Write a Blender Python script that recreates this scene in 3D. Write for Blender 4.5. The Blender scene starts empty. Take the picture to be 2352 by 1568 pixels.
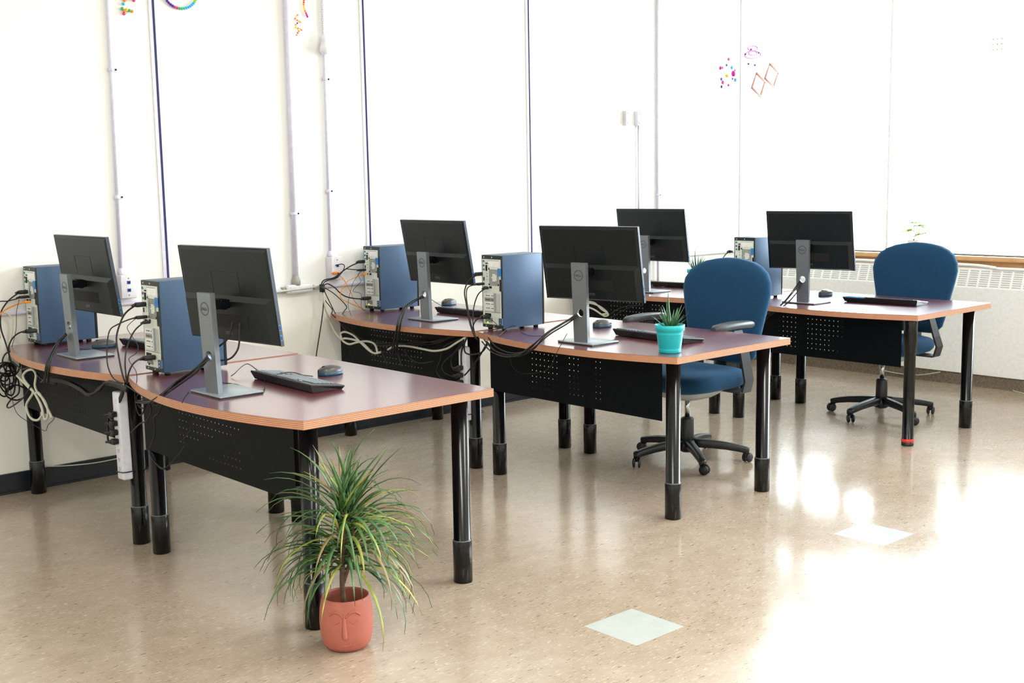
import bpy, bmesh, math, random
from mathutils import Vector, Matrix, Euler
rnd = random.Random(7)
S = bpy.context.scene
COL = S.collection
R = math.radians
# ------------------------------------------------------------------ camera
cam_d = bpy.data.cameras.new('camera'); cam = bpy.data.objects.new('camera', cam_d); COL.objects.link(cam)
yaw, pitch, roll = 0.7307, 0.136, -0.0173
fwd = Vector((math.sin(yaw)*math.cos(pitch), math.cos(yaw)*math.cos(pitch), -math.sin(pitch)))
rt = Vector((math.cos(yaw), -math.sin(yaw), 0)); up = rt.cross(fwd)
rt, up = math.cos(roll)*rt + math.sin(roll)*up, -math.sin(roll)*rt + math.cos(roll)*up
cam.matrix_world = Matrix(((rt.x, up.x, -fwd.x, 0), (rt.y, up.y, -fwd.y, 0), (rt.z, up.z, -fwd.z, 1.4953), (0, 0, 0, 1)))
cam_d.sensor_width = 36.0; cam_d.lens = 2744.3/2352*36.0; cam_d.clip_start = 0.05
S.camera = cam
# ------------------------------------------------------------------ sky, sun, exposure
S.view_settings.view_transform = 'Standard'; S.view_settings.look = 'None'
S.view_settings.exposure = 1.08; S.view_settings.gamma = 1.0
W = bpy.data.worlds.new('sky'); S.world = W; W.use_nodes = True
nt = W.node_tree; bg = nt.nodes['Background']
tc = nt.nodes.new('ShaderNodeTexCoord'); sp = nt.nodes.new('ShaderNodeSeparateXYZ'); cr = nt.nodes.new('ShaderNodeValToRGB')
nt.links.new(tc.outputs['Generated'], sp.inputs[0]); nt.links.new(sp.outputs['Z'], cr.inputs[0]); nt.links.new(cr.outputs[0], bg.inputs['Color'])
cr.color_ramp.elements[0].position = 0.0; cr.color_ramp.elements[0].color = (.6, .62, .62, 1)     # bright ground outdoors
cr.color_ramp.elements[1].position = 0.06; cr.color_ramp.elements[1].color = (.86, .93, 1.0, 1)    # overcast sky
bg.inputs['Strength'].default_value = SKY = 9.5
WALL_Y, WIN_X, CEIL = 5.93, 8.0, 3.35
# the window openings guide the sky's light into the room (sampling portal only)
pl = bpy.data.lights.new('window_daylight_portal', 'AREA'); pl.shape = 'RECTANGLE'; pl.size = 9.9; pl.size_y = 2.2; pl.cycles.is_portal = True
po = bpy.data.objects.new('window_daylight_portal', pl); COL.objects.link(po); po.location = (WIN_X+.12, 0.85, 2.02); po.rotation_euler = (R(90), 0, R(90))
po.rotation_euler = (0, R(90), 0); pl.size = 2.2; pl.size_y = 9.9

# added fill lights, unseen above the frame, balancing the window daylight
for lx in (-.8, 1.8, 4.4):
    for ly in (-1.6, 1.8):
        ld = bpy.data.lights.new('added_fill_light', 'AREA'); ld.shape = 'RECTANGLE'; ld.size = .5; ld.size_y = 1.2; ld.energy = 24; ld.color = (1, .98, .94)
        lo = bpy.data.objects.new('added_fill_light', ld); COL.objects.link(lo); lo.location = (lx, ly, 3.33)
# ------------------------------------------------------------------ helpers
class MB:
    """collects shapes into one mesh"""
    def __init__(s): s.bm = bmesh.new()
    def _xf(s, vs, M):
        if M is not None:
            for v in vs: v.co = M @ v.co
    def face(s, vs, mi=0, smooth=False):
        try: f = s.bm.faces.new(vs)
        except ValueError: return None
        f.material_index = mi; f.smooth = smooth; return f
    def box(s, a, b, mi=0, M=None, bev=0.0, seg=2):
        b0 = s.bm if not bev else bmesh.new()
        (x0, y0, z0), (x1, y1, z1) = a, b
        co = [(x0,y0,z0),(x1,y0,z0),(x1,y1,z0),(x0,y1,z0),(x0,y0,z1),(x1,y0,z1),(x1,y1,z1),(x0,y1,z1)]
        vs = [b0.verts.new(c) for c in co]
        fs = []
        for q in ((3,2,1,0),(4,5,6,7),(0,1,5,4),(1,2,6,5),(2,3,7,6),(3,0,4,7)):
            f = b0.faces.new([vs[i] for i in q]); f.material_index = mi; fs.append(f)
        if bev:
            bmesh.ops.bevel(b0, geom=list(b0.edges), offset=bev, segments=seg, profile=.5, affect='EDGES')
            s.merge(b0, mi, M, smooth=True)
        else: s._xf(vs, M)
    def merge(s, b0, mi=0, M=None, smooth=None, keep=False):
        mp = {}
        for v in b0.verts: mp[v] = s.bm.verts.new(M @ v.co if M is not None else v.co)
        for f in b0.faces:
            n = s.face([mp[v] for v in f.verts], f.material_index if keep else mi, f.smooth if smooth is None else smooth)
        b0.free()
    def rings(s, rs, mi=0, cap=(True, True), smooth=True, closed=False, M=None):
        """rs: list of rings (each a list of points, same length), skinned in order"""
        V = [[s.bm.verts.new(M @ Vector(p) if M is not None else p) for p in r] for r in rs]
        n = len(V[0]); m = len(V)
        for i in range(m if closed else m-1):
            A, B = V[i], V[(i+1) % m]
            for k in range(n): s.face([A[k], A[(k+1) % n], B[(k+1) % n], B[k]], mi, smooth)
        if not closed:
            if cap[0]: s.face(list(reversed(V[0])), mi, False)
            if cap[1]: s.face(V[-1], mi, False)
        return V
    def cyl(s, a, b, r, r2=None, n=16, mi=0, cap=(True, True), smooth=True):
        a, b = Vector(a), Vector(b); d = (b-a).normalized()
        u = d.orthogonal().normalized(); w = d.cross(u); r2 = r if r2 is None else r2
        rr = lambda c, q: [c + (u*math.cos(t*2*math.pi/n) + w*math.sin(t*2*math.pi/n))*q for t in range(n)]
        s.rings([rr(a, r), rr(b, r2)], mi, cap, smooth)
    def lathe(s, prof, n=32, mi=0, c=(0,0,0), cap=(True, True), M=None, smooth=True):
        rs = [[Vector((c[0]+r*math.cos(2*math.pi*k/n), c[1]+r*math.sin(2*math.pi*k/n), c[2]+z)) for k in range(n)] for r, z in prof]
        s.rings(rs, mi, cap, smooth, M=M)
    def tube(s, pts, r, n=8, mi=0, sub=5, closed=False):
        pts = spline([Vector(p) for p in pts], sub, closed)
        rs = []; u = None; m = len(pts)
        for i, p in enumerate(pts):
            if closed: d = pts[(i+1) % m] - pts[i-1]
            else: d = pts[min(i+1, m-1)] - pts[max(i-1, 0)]
            if d.length < 1e-9: d = Vector((0,0,1))
            d.normalize()
            u = d.orthogonal().normalized() if u is None else (u - d*u.dot(d)).normalized()
            w = d.cross(u)
            rs.append([p + (u*math.cos(2*math.pi*k/n) + w*math.sin(2*math.pi*k/n))*r for k in range(n)])
        s.rings(rs, mi, closed=closed)
    def prism(s, poly, z0, z1, mi=0, ms=None, M=None, smooth=False):
        """poly: (x, y) outline counter-clockwise"""
        A = [s.bm.verts.new(M @ Vector((x, y, z0)) if M is not None else (x, y, z0)) for x, y in poly]
        B = [s.bm.verts.new(M @ Vector((x, y, z1)) if M is not None else (x, y, z1)) for x, y in poly]
        n = len(poly)
        s.face(list(reversed(A)), mi); s.face(B, mi)
        for k in range(n): s.face([A[k], A[(k+1) % n], B[(k+1) % n], B[k]], mi if ms is None else ms, smooth)
    def sphere(s, c, r, mi=0, n=12, sc=(1,1,1), M=None):
        prof = [(math.sin(math.pi*i/n), -math.cos(math.pi*i/n)) for i in range(1, n)]
        c = Vector(c)
        rs = [[Vector((c.x+r*sc[0]*p*math.cos(2*math.pi*k/(n*2)), c.y+r*sc[1]*p*math.sin(2*math.pi*k/(n*2)), c.z+r*sc[2]*z)) for k in range(n*2)] for p, z in prof]
        s.rings(rs, mi, M=M)
def spline(P, sub=5, closed=False):
    if len(P) < 3 or sub < 2: return P
    out = []; n = len(P)
    for i in range(n if closed else n-1):
        g = (lambda k: P[k % n]) if closed else (lambda k: P[min(max(k, 0), n-1)])
        p0, p1, p2, p3 = g(i-1), g(i), g(i+1), g(i+2)
        for j in range(sub):
            t = j/sub
            out.append(.5*((2*p1) + (p2-p0)*t + (2*p0-5*p1+4*p2-p3)*t*t + (3*p1-p0-3*p2+p3)*t**3))
    if not closed: out.append(P[-1])
    return out
def obj(name, mb, mats, parent=None, loc=None, rot=None):
    me = bpy.data.meshes.new(name)
    bmesh.ops.recalc_face_normals(mb.bm, faces=mb.bm.faces)
    mb.bm.to_mesh(me); mb.bm.free()
    for m in (mats if isinstance(mats, (list, tuple)) else [mats]): me.materials.append(m)
    o = bpy.data.objects.new(name, me); COL.objects.link(o)
    if parent: o.parent = parent
    if loc: o.location = loc
    if rot: o.rotation_euler = rot
    return o
def tag(o, label, cat, group=None, kind=None):
    o['label'] = label; o['category'] = cat
    if group: o['group'] = group
    if kind: o['kind'] = kind
    return o
def thing(name, label, cat, loc=(0,0,0), rz=0, group=None):
    o = bpy.data.objects.new(name, None); COL.objects.link(o); o.empty_display_size = .1
    o.location = loc; o.rotation_euler = (0, 0, rz)
    return tag(o, label, cat, group)
def struct(name, mb, mats, label=None):
    o = obj(name, mb, mats); o['kind'] = 'structure'
    if label: o['label'] = label
    return o
def dup(root, loc, rz=None, label=None):
    def rec(o, par):
        c = o.copy(); COL.objects.link(c)
        if par: c.parent = par
        for ch in [x for x in KIDS.get(o.name, [])]: rec(ch, c)
        return c
    r = rec(root, None); r.location = loc
    if rz is not None: r.rotation_euler = (0, 0, rz)
    if label: r['label'] = label
    return r
KIDS = {}
def index_kids():
    KIDS.clear()
    for o in COL.objects:
        if o.parent: KIDS.setdefault(o.parent.name, []).append(o)
# ------------------------------------------------------------------ materials
def srgb(r, g, b):
    f = lambda c: (c/255/12.92) if c/255 <= .04045 else ((c/255+.055)/1.055)**2.4
    return (f(r), f(g), f(b), 1)
def mat(name, col, rough=.5, metal=0., spec=.5, var=.06, scale=40., bump=0., bscale=200., coat=0., emit=None):
    m = bpy.data.materials.new(name); m.use_nodes = True; t = m.node_tree; b = t.nodes['Principled BSDF']
    c = srgb(*col)
    n = t.nodes.new('ShaderNodeTexNoise'); n.inputs['Scale'].default_value = scale; n.inputs['Detail'].default_value = 4
    tcn = t.nodes.new('ShaderNodeTexCoord'); t.links.new(tcn.outputs['Object'], n.inputs['Vector'])
    rp = t.nodes.new('ShaderNodeValToRGB'); rp.color_ramp.elements[0].position = .3; rp.color_ramp.elements[1].position = .7
    rp.color_ramp.elements[0].color = [max(0, x*(1-var)) for x in c[:3]]+[1]; rp.color_ramp.elements[1].color = [min(1, x*(1+var)) for x in c[:3]]+[1]
    t.links.new(n.outputs['Fac'], rp.inputs[0]); t.links.new(rp.outputs[0], b.inputs['Base Color'])
    b.inputs['Roughness'].default_value = rough; b.inputs['Metallic'].default_value = metal; b.inputs['Specular IOR Level'].default_value = spec
    b.inputs['Coat Weight'].default_value = coat; b.inputs['Coat Roughness'].default_value = .2
    if bump:
        n2 = t.nodes.new('ShaderNodeTexNoise'); n2.inputs['Scale'].default_value = bscale; n2.inputs['Detail'].default_value = 2
        t.links.new(tcn.outputs['Object'], n2.inputs['Vector'])
        bp = t.nodes.new('ShaderNodeBump'); bp.inputs['Strength'].default_value = bump; bp.inputs['Distance'].default_value = .002
        t.links.new(n2.outputs['Fac'], bp.inputs['Height']); t.links.new(bp.outputs[0], b.inputs['Normal'])
    if emit:
        b.inputs['Emission Color'].default_value = srgb(*emit[0]); b.inputs['Emission Strength'].default_value = emit[1]
    return m
def nodes(m): return m.node_tree, m.node_tree.nodes, m.node_tree.links
def math_n(t, op, a, b=None, c=None):
    n = t.nodes.new('ShaderNodeMath'); n.operation = op
    for i, v in enumerate((a, b, c)):
        if v is None: continue
        if isinstance(v, (int, float)): n.inputs[i].default_value = v
        else: t.links.new(v, n.inputs[i])
    return n.outputs[0]
def mix_n(t, fac, a, b, mode='MIX'):
    n = t.nodes.new('ShaderNodeMix'); n.data_type = 'RGBA'; n.blend_type = mode
    ins = [n.inputs[0], n.inputs[6], n.inputs[7]]
    for s_, v in zip(ins, (fac, a, b)):
        if isinstance(v, (int, float)): s_.default_value = v
        elif isinstance(v, (tuple, list)): s_.default_value = v
        else: t.links.new(v, s_)
    return n.outputs[2]

def floor_material():
    m = bpy.data.materials.new('vinyl_tile_floor'); m.use_nodes = True; t, N, L = nodes(m); b = N['Principled BSDF']
    tcn = N.new('ShaderNodeTexCoord'); sep = N.new('ShaderNodeSeparateXYZ'); L.new(tcn.outputs['Object'], sep.inputs[0])
    x, y = sep.outputs[0], sep.outputs[1]
    T = .237; ox, oy = 2.735 % T, 2.714 % T
    fx = math_n(t, 'DIVIDE', math_n(t, 'SUBTRACT', x, ox), T); fy = math_n(t, 'DIVIDE', math_n(t, 'SUBTRACT', y, oy), T)
    ix, iy = math_n(t, 'FLOOR', fx), math_n(t, 'FLOOR', fy)
    wn = N.new('ShaderNodeTexWhiteNoise'); wn.noise_dimensions = '2D'; cv = N.new('ShaderNodeCombineXYZ'); L.new(ix, cv.inputs[0]); L.new(iy, cv.inputs[1]); L.new(cv.outputs[0], wn.inputs['Vector'])
    # flecks stretched along the sheet direction
    def fleck(sx, sy, rot, lo, hi, seed):
        mp = N.new('ShaderNodeMapping'); mp.inputs['Scale'].default_value = (sx, sy, 1); mp.inputs['Rotation'].default_value = (0, 0, rot); mp.inputs['Location'].default_value = (seed, seed*.7, 0)
        L.new(tcn.outputs['Object'], mp.inputs[0]); n = N.new('ShaderNodeTexNoise'); n.inputs['Scale'].default_value = 1; n.inputs['Detail'].default_value = 3; L.new(mp.outputs[0], n.inputs['Vector'])
        r = N.new('ShaderNodeMapRange'); r.inputs[1].default_value = lo; r.inputs[2].default_value = hi; L.new(n.outputs['Fac'], r.inputs[0]); return r.outputs[0]
    soft = fleck(9, 14, .15, .3, .7, 3)
    dark = fleck(26, 150, .12, .645, .69, 11)
    dark2 = fleck(120, 30, -.1, .68, .72, 5)
    lite = fleck(30, 170, .1, .60, .68, 27)
    base = mix_n(t, soft, srgb(164, 148, 130), srgb(176, 161, 144))
    tv = N.new('ShaderNodeMapRange'); tv.inputs[3].default_value = 0; tv.inputs[4].default_value = .22; L.new(wn.outputs['Value'], tv.inputs[0])
    base = mix_n(t, tv.outputs[0], base, srgb(160, 136, 110))
    base = mix_n(t, math_n(t, 'MULTIPLY', lite, .6), base, srgb(222, 208, 184))
    base = mix_n(t, math_n(t, 'MULTIPLY', dark, .9), base, srgb(96, 62, 42))
    base = mix_n(t, math_n(t, 'MULTIPLY', dark2, .5), base, srgb(110, 72, 50))
    # three odd white replacement tiles
    msk = None
    for cx, cy in ((2.735+T/2, 2.714-T/2), (4.213+T/2, 2.714-T/2), (5.46+T/2, 2.725-T/2)):
        inx = math_n(t, 'LESS_THAN', math_n(t, 'ABSOLUTE', math_n(t, 'SUBTRACT', x, cx)), T/2); iny = math_n(t, 'LESS_THAN', math_n(t, 'ABSOLUTE', math_n(t, 'SUBTRACT', y, cy)), T/2)
        k = math_n(t, 'MULTIPLY', inx, iny); msk = k if msk is None else math_n(t, 'MAXIMUM', msk, k)
    white = mix_n(t, soft, srgb(180, 186, 182), srgb(187, 192, 188))
    base = mix_n(t, msk, base, white)
    # tile joints
    ex = math_n(t, 'ABSOLUTE', math_n(t, 'SUBTRACT', math_n(t, 'FRACT', fx), .5)); ey = math_n(t, 'ABSOLUTE', math_n(t, 'SUBTRACT', math_n(t, 'FRACT', fy), .5))
    jn = math_n(t, 'GREATER_THAN', math_n(t, 'MAXIMUM', ex, ey), .4965)
    base = mix_n(t, math_n(t, 'MULTIPLY', jn, .18), base, srgb(120, 100, 78))
    L.new(base, b.inputs['Base Color'])
    scr = fleck(7, 260, .9, .66, .73, 71); base = mix_n(t, math_n(t, 'MULTIPLY', scr, .4), base, srgb(236, 226, 208)); scr2 = fleck(300, 8, .2, .67, .74, 77); base = mix_n(t, math_n(t, 'MULTIPLY', scr2, .3), base, srgb(236, 226, 208))
    L.new(base, b.inputs['Base Color'])
    # worn polish: fine scratches and cloudy gloss
    sc1 = fleck(30, 420, .5, .5, .75, 41); sc2 = fleck(420, 26, .35, .5, .75, 47); cl = fleck(2.2, 2.6, .3, .3, .7, 60)
    rg = math_n(t, 'ADD', math_n(t, 'MULTIPLY', math_n(t, 'ADD', sc1, sc2), .14), math_n(t, 'MULTIPLY_ADD', cl, .05, .11))
    L.new(rg, b.inputs['Roughness']); b.inputs['Specular IOR Level'].default_value = .95
    nb = N.new('ShaderNodeTexNoise'); nb.inputs['Scale'].default_value = 9; nb.inputs['Detail'].default_value = 3; L.new(tcn.outputs['Object'], nb.inputs['Vector'])
    bp = N.new('ShaderNodeBump'); bp.inputs['Strength'].default_value = .12; bp.inputs['Distance'].default_value = .004; L.new(nb.outputs['Fac'], bp.inputs['Height']); L.new(bp.outputs[0], b.inputs['Normal'])
    return m
def ply_material():
    """plywood edge: thin dark glue lines between orange veneers (varies with height only)"""
    m = mat('plywood_edge', (208, 152, 118), .5, var=.06, scale=30); t, N, L = nodes(m); b = N['Principled BSDF']
    src = b.inputs['Base Color'].links[0].from_socket
    tcn = N.new('ShaderNodeTexCoord'); sep = N.new('ShaderNodeSeparateXYZ'); L.new(tcn.outputs['Object'], sep.inputs[0])
    fr = math_n(t, 'FRACT', math_n(t, 'DIVIDE', math_n(t, 'SUBTRACT', sep.outputs[2], .699), .0062))
    ln = math_n(t, 'LESS_THAN', fr, .36)
    L.new(mix_n(t, math_n(t, 'MULTIPLY', ln, .75), src, srgb(120, 70, 48)), b.inputs['Base Color']); return m
def glass_material():
    m = bpy.data.materials.new('window_glass'); m.use_nodes = True; t, N, L = nodes(m); N.remove(N['Principled BSDF'])
    tr = N.new('ShaderNodeBsdfTransparent'); tr.inputs[0].default_value = (.96, .98, .97, 1); gl = N.new('ShaderNodeBsdfGlossy'); gl.inputs['Roughness'].default_value = .02
    fr = N.new('ShaderNodeFresnel'); fr.inputs[0].default_value = 1.45; mx = N.new('ShaderNodeMixShader')
    nz = N.new('ShaderNodeTexNoise'); nz.inputs['Scale'].default_value = 3
    L.new(fr.outputs[0], mx.inputs[0]); L.new(tr.outputs[0], mx.inputs[1]); L.new(gl.outputs[0], mx.inputs[2]); L.new(mx.outputs[0], N['Material Output'].inputs[0]); return m
def leaf_material(name, c1, c2, c3):
    m = mat(name, c1, .42, var=.1); t, N, L = nodes(m); b = N['Principled BSDF']
    tcn = N.new('ShaderNodeTexCoord'); n = N.new('ShaderNodeTexNoise'); n.inputs['Scale'].default_value = 14; n.inputs['Detail'].default_value = 3; L.new(tcn.outputs['Object'], n.inputs['Vector'])
    r = N.new('ShaderNodeValToRGB'); e = r.color_ramp.elements; e[0].position = .36; e[0].color = srgb(*c1); e[1].position = .58; e[1].color = srgb(*c2); k = e.new(.74); k.color = srgb(*c3)
    L.new(n.outputs['Fac'], r.inputs[0]); L.new(r.outputs[0], b.inputs['Base Color']); b.inputs['Specular IOR Level'].default_value = .6; return m

M = dict(
 rim=mat('sleeve_rim', (84, 90, 96), .4), basem=mat('stand_base_metal', (150, 160, 168), .3, metal=.35),
 floor=floor_material(), ply=ply_material(), glass=glass_material(),
 wall=mat('wall_paint', (242, 241, 233), .6, var=.015, scale=2, bump=.08, bscale=300),
 panel=mat('white_wall_panel', (247, 247, 244), .35, var=.01, scale=1.5),
 ceiling=mat('ceiling_paint', (236, 236, 230), .8, var=.02),
 lam=mat('maroon_laminate', (108, 42, 54), .3, spec=.9, var=.1, scale=60, coat=.9),
 black=mat('gloss_black_paint', (4, 6, 9), .2, spec=.42, var=.1),
 blackm=mat('black_powder_coat', (4, 10, 13), .5, spec=.12, var=.1, bump=.1, bscale=500),
 plastic=mat('black_plastic', (22, 26, 28), .42, var=.08, bump=.06, bscale=700),
 monback=mat('monitor_back_plastic', (11, 19, 22), .45, spec=.4, var=.04, bump=.04, bscale=900),
 screen=mat('screen_glass', (6, 7, 9), .12, var=.05),
 neck=mat('grey_stand_metal', (128, 134, 140), .36, metal=.55, var=.04, scale=90),
 bezel=mat('bezel_edge', (70, 78, 92), .35, metal=.3),
 emb=mat('emblem_grey', (168, 172, 176), .35, metal=.3), embd=mat('emblem_dark', (58, 62, 68), .4),
 tower=mat('black_steel_blue_sheen', (58, 84, 114), .42, metal=.2, var=.05, scale=300, bump=.08, bscale=900),  # black paint, its bluish reflection put into the base colour
 steel=mat('zinc_steel', (222, 230, 222), .45, var=.05), steelw=mat('white_label', (244, 246, 245), .45),
 hole=mat('dark_hole', (12, 13, 14), .7), blue=mat('blue_plastic', (52, 130, 200), .4), led=mat('green_power_light', (150, 220, 20), .4, emit=((170, 240, 20), .8)),
 green=mat('green_jack', (70, 170, 130), .5), purple=mat('purple_jack', (120, 100, 190), .5), silver=mat('bright_metal', (200, 206, 212), .25, metal=.8),
 cable=mat('black_cable', (7, 8, 10), .5, var=.1), white_cable=mat('white_cable', (206, 206, 192), .5), orange=mat('orange_cable', (244, 150, 28), .5),
 fabric=mat('navy_fabric', (22, 64, 98), .9, spec=.25, var=.22, scale=420, bump=.5, bscale=700),
 armpad=mat('armrest_rubber', (62, 66, 72), .42, var=.06), armbar=mat('armrest_bracket', (54, 56, 62), .45),
 chairp=mat('chair_base_plastic', (20, 24, 28), .38, var=.08), chrome=mat('chrome', (200, 204, 208), .15, metal=1.), under=mat('pale_underside', (176, 180, 180), .5),
 key=mat('key_cap', (122, 134, 144), .26, var=.06), kbase=mat('keyboard_case', (16, 18, 21), .3),  # key caps paler than black: window reflection put into their colour
 mouse=mat('mouse_grey', (74, 74, 72), .3), mouses=mat('mouse_side_blue', (20, 70, 96), .3),
 terra=mat('terracotta', (180, 102, 86), .62, var=.06, scale=25, bump=.1, bscale=250), soil=mat('potting_soil', (70, 46, 34), .95, var=.4, scale=120, bump=.8, bscale=120),
 bark=mat('stem_bark', (96, 74, 60), .85, var=.35, scale=90, bump=.6, bscale=160),
 leafg=leaf_material('leaf_green', (54, 92, 54), (84, 124, 66), (134, 150, 84)), leafy=leaf_material('leaf_yellow', (122, 146, 62), (182, 184, 84), (204, 186, 104)), leafr=leaf_material('leaf_red_edge', (110, 118, 66), (150, 122, 84), (146, 90, 72)),
 aloe=leaf_material('succulent_leaf', (30, 76, 46), (52, 104, 60), (120, 156, 116)), teal=mat('teal_plastic', (20, 176, 186), .38, var=.03),
 lime=mat('lime_leaf', (140, 190, 10), .5), jar=mat('white_ceramic', (225, 222, 212), .4), 
 trimw=mat('aluminium_trim', (226, 224, 242), .35), trimd=mat('dark_blue_groove', (44, 46, 104), .45),
 conduit=mat('painted_conduit', (226, 224, 244), .4), conduitg=mat('grey_fitting', (164, 162, 154), .5, metal=.3), box=mat('wall_box_enamel', (222, 220, 226), .45), boxs=mat('wall_box_plate', (240, 238, 246), .4), jackb=mat('blue_jack', (22, 84, 190), .4),
 bboard=mat('black_baseboard', (18, 26, 34), .4, var=.2, scale=20), concrete=mat('concrete_base', (120, 108, 92), .9, var=.3, scale=80, bump=.4, bscale=90),
 sill=mat('oak_sill', (222, 172, 120), .45, var=.1, scale=18), heater=mat('heater_enamel', (250, 250, 247), .4), louver=mat('heater_louver', (190, 192, 186), .5), frame=mat('window_frame', (240, 240, 240), .4),
 strip=mat('white_power_strip', (226, 226, 236), .38), stripg=mat('strip_socket', (120, 122, 132), .5), red=mat('red_ring', (220, 50, 30), .4), tie=mat('cable_tie', (18, 20, 26), .4),
 wood=mat('craft_stick', (176, 112, 92), .6), yel=mat('bead_yellow', (255, 206, 20), .35),
)
_b = M['fabric'].node_tree.nodes['Principled BSDF']; _b.inputs['Sheen Weight'].default_value = .5; _b.inputs['Sheen Roughness'].default_value = .4; _b.inputs['Sheen Tint'].default_value = srgb(120, 170, 210)
_l = M['lam'].node_tree.nodes['Principled BSDF']; _l.inputs['Coat IOR'].default_value = 1.85; _l.inputs['IOR'].default_value = 1.6; _l.inputs['Coat Roughness'].default_value = .16
BEADS = [mat('bead_'+n, c, .35) for n, c in dict(red=(236, 60, 60), orange=(250, 150, 20), yellow=(250, 214, 40), green=(40, 200, 110), lime=(140, 230, 90), sky=(70, 190, 240), blue=(30, 90, 220), violet=(90, 30, 170), pink=(220, 70, 140), magenta=(200, 20, 150)).items()]
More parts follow.
